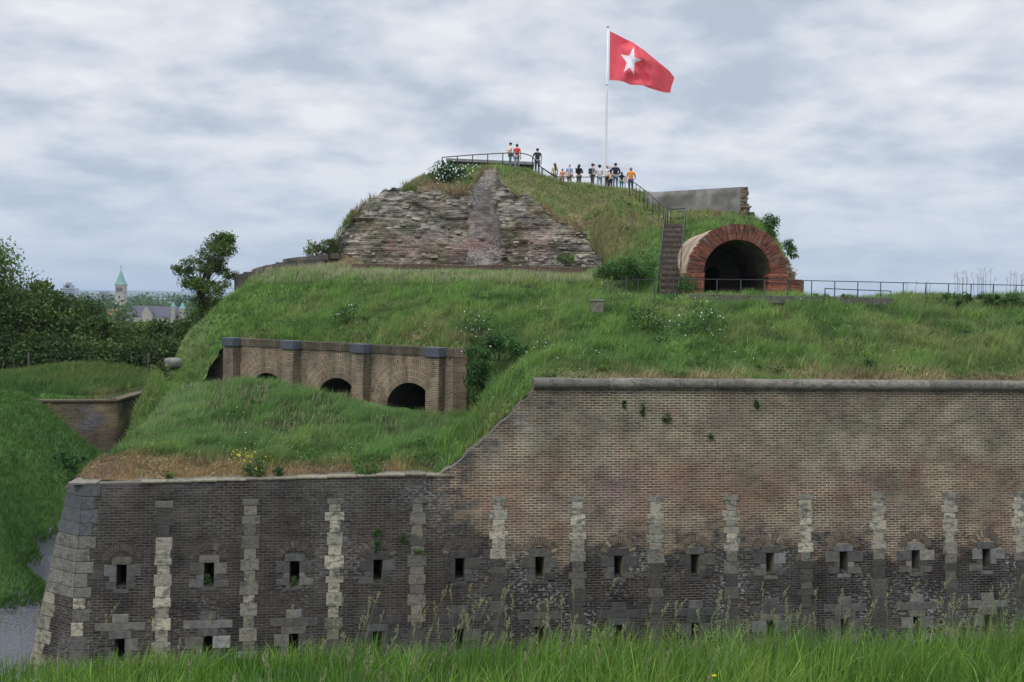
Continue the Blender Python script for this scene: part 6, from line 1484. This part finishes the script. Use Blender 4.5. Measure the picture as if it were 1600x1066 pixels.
# ---- bushes, weeds and wall plants
def bush(name,px_,py_,D,w_,h_,n_,size,col,label,cat='plant',seed=1,flowers=0,zoff=0.0,group=None,thin=.6,base=None,stems=True,fcol=(.78,.78,.74)):
    q=P(px_,py_,D) if base is None else np.array(base); g=np.random.default_rng(seed); o=empty(name,q,0,label,cat,group); k=int(14*max(1,w_/1.6))
    cs=np.stack([g.uniform(-.5,.5,k)*w_,g.uniform(-.5,.5,k)*w_*thin,g.uniform(.1,.9,k)*h_+zoff],1); cs[:,0]*=1-.5*(cs[:,2]/h_)**2; rs=g.uniform(.24,.46,k)*min(w_,h_)
    lv=np.exp(g.normal(0,.25,k)); V,Fq,C_=leafcloud(cs,rs,n_,size,lambda kk,p,g:np.tile(col,(len(kk),1))*(lv[kk]*np.exp(g.normal(0,.2,len(kk))))[:,None],g,.9)
    mesh_np('foliage',V,Fq,MT['leaf'],o,col=C_)
    if stems:
        mb=MB()
        for i in range(k): mb.tube([(cs[i][0]*.3,cs[i][1]*.3,-.1),tuple(cs[i]*[.7,.7,.6]),tuple(cs[i])],[.012,.009,.004],(.08,.1,.04),k=4)
        mb.build('stem',MT['bark'],o)
    if flowers:
        mb=MB()
        for _ in range(flowers):
            c_=cs[g.integers(k)]+g.normal(0,1,3)*[w_*.16,w_*thin*.12,h_*.16]; c_[1]-=w_*thin*.2; s_=g.uniform(.015,.034)*(.7+w_*.15)*(1.7 if D>60 else 1); a=g.uniform(0,3)
            mb.add([c_+np.array([math.cos(a+t)*s_,g.normal(0,.3)*s_,math.sin(a+t)*s_]) for t in np.arange(5)*1.2566],[(0,1,2,3,4)],fcol)
        mb.build('blossom',MT['paint'],o)
    return o
GR1=np.array([.06,.125,.028]); GR2=np.array([.09,.16,.035]); GD=np.array([.035,.085,.022])
bush('flowering_bush',704,298,65.5,2.3,1.6,3600,.10,GD*1.1,'dark green bush covered in white blossom on the crown left of the buttress',seed=1,flowers=260,group=None)
bush('flowering_bush',730,278,67.5,2.2,.8,1500,.10,GR1,'low spread of white-dotted greenery trailing right of the blossom bush',seed=2,flowers=50)
bush('round_bush',847,352,61.0,1.25,1.0,1700,.09,np.array([.06,.10,.045]),'small round grey-green bush on the right top of the ruined masonry',seed=3)
bush('ivy_mass',752,628,34.5,1.0,1.9,3600,.075,GD,'dark ivy hanging against the right end of the casemate front',seed=4,base=P(750,640,36.4)-[0,0,.1])
bush('nettle_patch',935,590,31.2,1.1,.75,1600,.07,GD*1.05,'dark green nettle clump just above the cordon near its left end',seed=5)
bush('nettle_patch',1345,598,31.5,1.3,.7,1600,.07,GR1,'bright weed clump above the cordon in the right half',seed=6)
bush('nettle_patch',780,560,35.3,2.0,.8,2000,.08,GD*1.2,'spreading dark weeds at the corner above the ivy',seed=7,flowers=6)
bush('cow_parsley',856,578,33.2,1.0,1.0,900,.06,GR1,'white flowering cow parsley on the slope near the cordon end',seed=8,flowers=30)
bush('cow_parsley',1095,528,34.0,1.2,1.3,900,.06,GR1,'tall white flowering cow parsley in the middle of the slope',seed=9,flowers=24)
bush('cow_parsley',1010,525,34.5,1.3,1.1,900,.06,GR1,'sparse white flowers on the slope left of the tallest cow parsley',seed=10,flowers=14)
bush('cow_parsley',748,520,38.5,1.2,.8,800,.06,GR1,'white flower specks on the slope above the casemate corner',seed=11,flowers=18)
bush('cow_parsley',545,500,44,1.2,.7,700,.06,GR1,'faint white flowers in the grass above the middle arch',seed=12,flowers=14)
bush('ledge_plant',397,746,27.2,.50,.42,900,.04,GD*1.2,'dark leafy plant with yellow flowers on the brown ledge of the terrace',seed=13,flowers=22,fcol=(.6,.5,.05))
bush('ledge_plant',434,746,27.3,.30,.26,450,.035,GD*1.1,'small dark plant right of the yellow-flowered one on the ledge',seed=14)
bush('ledge_plant',572,748,27.6,.70,.50,1300,.04,GR1,'loose bright green plant drooping over the wall top',seed=15)
bush('ledge_plant',265,748,27.0,.22,.16,200,.035,GR2,'tiny green tuft on the left part of the brown ledge',seed=16)
bush('yellow_flowers',385,728,28.2,.8,.5,300,.03,GR2,'sprinkle of small yellow flowers in dry grass above the ledge plant',seed=17,flowers=40,fcol=(.65,.55,.05),stems=False)
bush('hill_shrub',505,398,59.5,1.9,.9,1500,.10,np.array([.10,.13,.04]),'yellow-green scrub at the left foot of the ruined masonry',seed=18)
bush('hill_shrub',548,350,62.5,.5,.9,500,.08,GR1,'wispy shrub on the upper left edge of the ruined masonry',seed=19)
bush('hill_shrub',985,436,50.0,3.2,.9,5200,.075,np.array([.06,.13,.03]),'dense green shrub mass left of the stair foot',seed=20)
bush('hill_shrub',882,410,57.8,.9,.55,600,.07,GR2,'little light green tuft at the foot of the ruin on the right',seed=21)
bush('hill_shrub',585,365,60.6,.5,.5,300,.07,GR2*.9,'small tuft growing from the left part of the ruined face',seed=22)
bush('vault_shrub',1205,375,49.0,.75,1.25,1000,.075,GR1,'upright leafy shrub behind the right shoulder of the tunnel arch',seed=23)
bush('vault_shrub',1232,392,47.6,.5,.5,500,.06,GR1*.9,'small hanging plant on the right haunch of the tunnel arch',seed=24)
bush('vault_shrub',1238,402,47.4,.40,.45,420,.06,GR2,'small plant on top of the broken brick stub',seed=25)
bush('bramble',1540,478,39.5,5.6,.42,8000,.05,np.array([.06,.12,.03]),'low bramble thicket at the right end of the terrace railing',seed=26,thin=.25)
bush('weed_patch',1300,476,39.4,2.5,.36,1600,.05,GR2,'pale weeds around the railing posts right of the tunnel',seed=27,thin=.3)
bush('weed_patch',85,735,42,2.5,.6,900,.12,GD,'darker weeds on the mossy bank left of the wall corner',seed=28)
bush('edge_ivy',252,598,47.6,.7,1.0,1200,.08,np.array([.10,.12,.04]),'olive climber on the edge where mound meets the far low wall',seed=29)
bush('stair_weeds',1075,455,45.4,.9,.7,1000,.06,GR1,'weeds between the stair foot and the tunnel ring',seed=30)
# plants rooted in the wall face
for i,(a,b_,w_,h_,c_,lb) in enumerate([(1042,652,.22,.35,GD*1.2,'green tuft hanging in the brick just under the cordon'),(1004,640,.12,.45,GD,'thin dark trail of moss under the cordon left of the tuft'),(1182,632,.13,.30,GD*1.1,'small green tuft under the middle of the cordon'),(975,632,.10,.26,GD,'small dark tuft directly under the cordon, leftmost of them'),(1110,684,.14,.16,GR1,'tiny plant low in the pale brick below the cordon'),(590,834,.24,.22,GR1,'leafy plant in the dark brick above a loophole'),(590,852,.14,.40,GD*1.2,'green moss streak over a loophole'),(655,862,.28,.16,GR2,'bright tuft sitting on a pier block'),(458,908,.16,.30,GR1,'green fern filling the bottom of a loophole'),(325,905,.14,.26,GD*1.3,'green moss at the bottom of a loophole in the dark brick'),(632,842,.22,.3,GD*1.2,'faint green growth left of the tufted pier')]):
    s_,z_=wray(a,b_); q=wpt(s_,z_-h_/2,.02); bush('wall_plant',0,0,0,w_,h_,int(160+1500*w_*h_),.03,c_,lb,seed=120+i,base=q,thin=.25,stems=False,group='plants rooted in the bastion wall')
# tall dry stalks against the sky on the right
def stalks(px_,py_,D,n_,w_,h_,label,seed):
    q=P(px_,py_,D); g=np.random.default_rng(seed); o=empty('dry_weed',q,0,label,'plant','tall weeds behind the terrace railing'); mb=MB()
    for _ in range(n_):
        x=g.uniform(-.5,.5)*w_; h=h_*g.uniform(.6,1.1); l=g.normal(0,.06)
        mb.tube([(x,0,-.4),(x+l*.5,0,h*.6),(x+l,0,h)],[.009,.007,.004],(.16,.14,.10),k=4)
        for k in range(5):
            a=g.uniform(-1,1); mb.tube([(x+l,0,h-.04*k),(x+l+a*.10,g.normal(0,.03),h+.03-.04*k)],[.003,.003],(.16,.14,.1),k=3)
            c_=np.array([x+l+a*.10,0,h+.03-.04*k]); mb.add([c_+[-.015,0,0],c_+[.015,0,0],c_+[0,0,.02]],[(0,1,2)],(.22,.19,.13))
    mb.build('stalk',MT['grass'],o)
stalks(1503,458,42,8,.6,.85,'tall dry umbel stalks standing before the sky right of the short far railing',1)
stalks(1535,456,42,9,.8,.95,'densest tall dry stalks before the sky near the right edge',2)
stalks(1585,456,42,7,.8,.80,'tall dry stalks touching the right edge of the picture',3)
stalks(1430,458,42,5,1.2,.45,'short thin stalks between railing posts on the right',4)
# haze
mh=bpy.data.materials.new('haze_air'); mh.use_nodes=True; nt=mh.node_tree; nt.nodes.clear(); n=NN(nt); L=nt.links.new
pv=n('ShaderNodeVolumePrincipled'); pv.inputs['Color'].default_value=(.62,.74,.90,1); pv.inputs['Density'].default_value=0.00012; ou=n('ShaderNodeOutputMaterial'); L(pv.outputs[0],ou.inputs['Volume'])
x0,x1,y0,y1,z0,z1=-16000,16000,-700,14500,-60,90
V=[(x,y,z) for z in (z0,z1) for y in (y0,y1) for x in (x0,x1)]
me=bpy.data.meshes.new('haze'); me.from_pydata(V,[],[(0,2,3,1),(4,5,7,6),(0,1,5,4),(2,6,7,3),(0,4,6,2),(1,3,7,5)]); hzo=link('haze',me,mh); setp(hzo,kind='stuff')
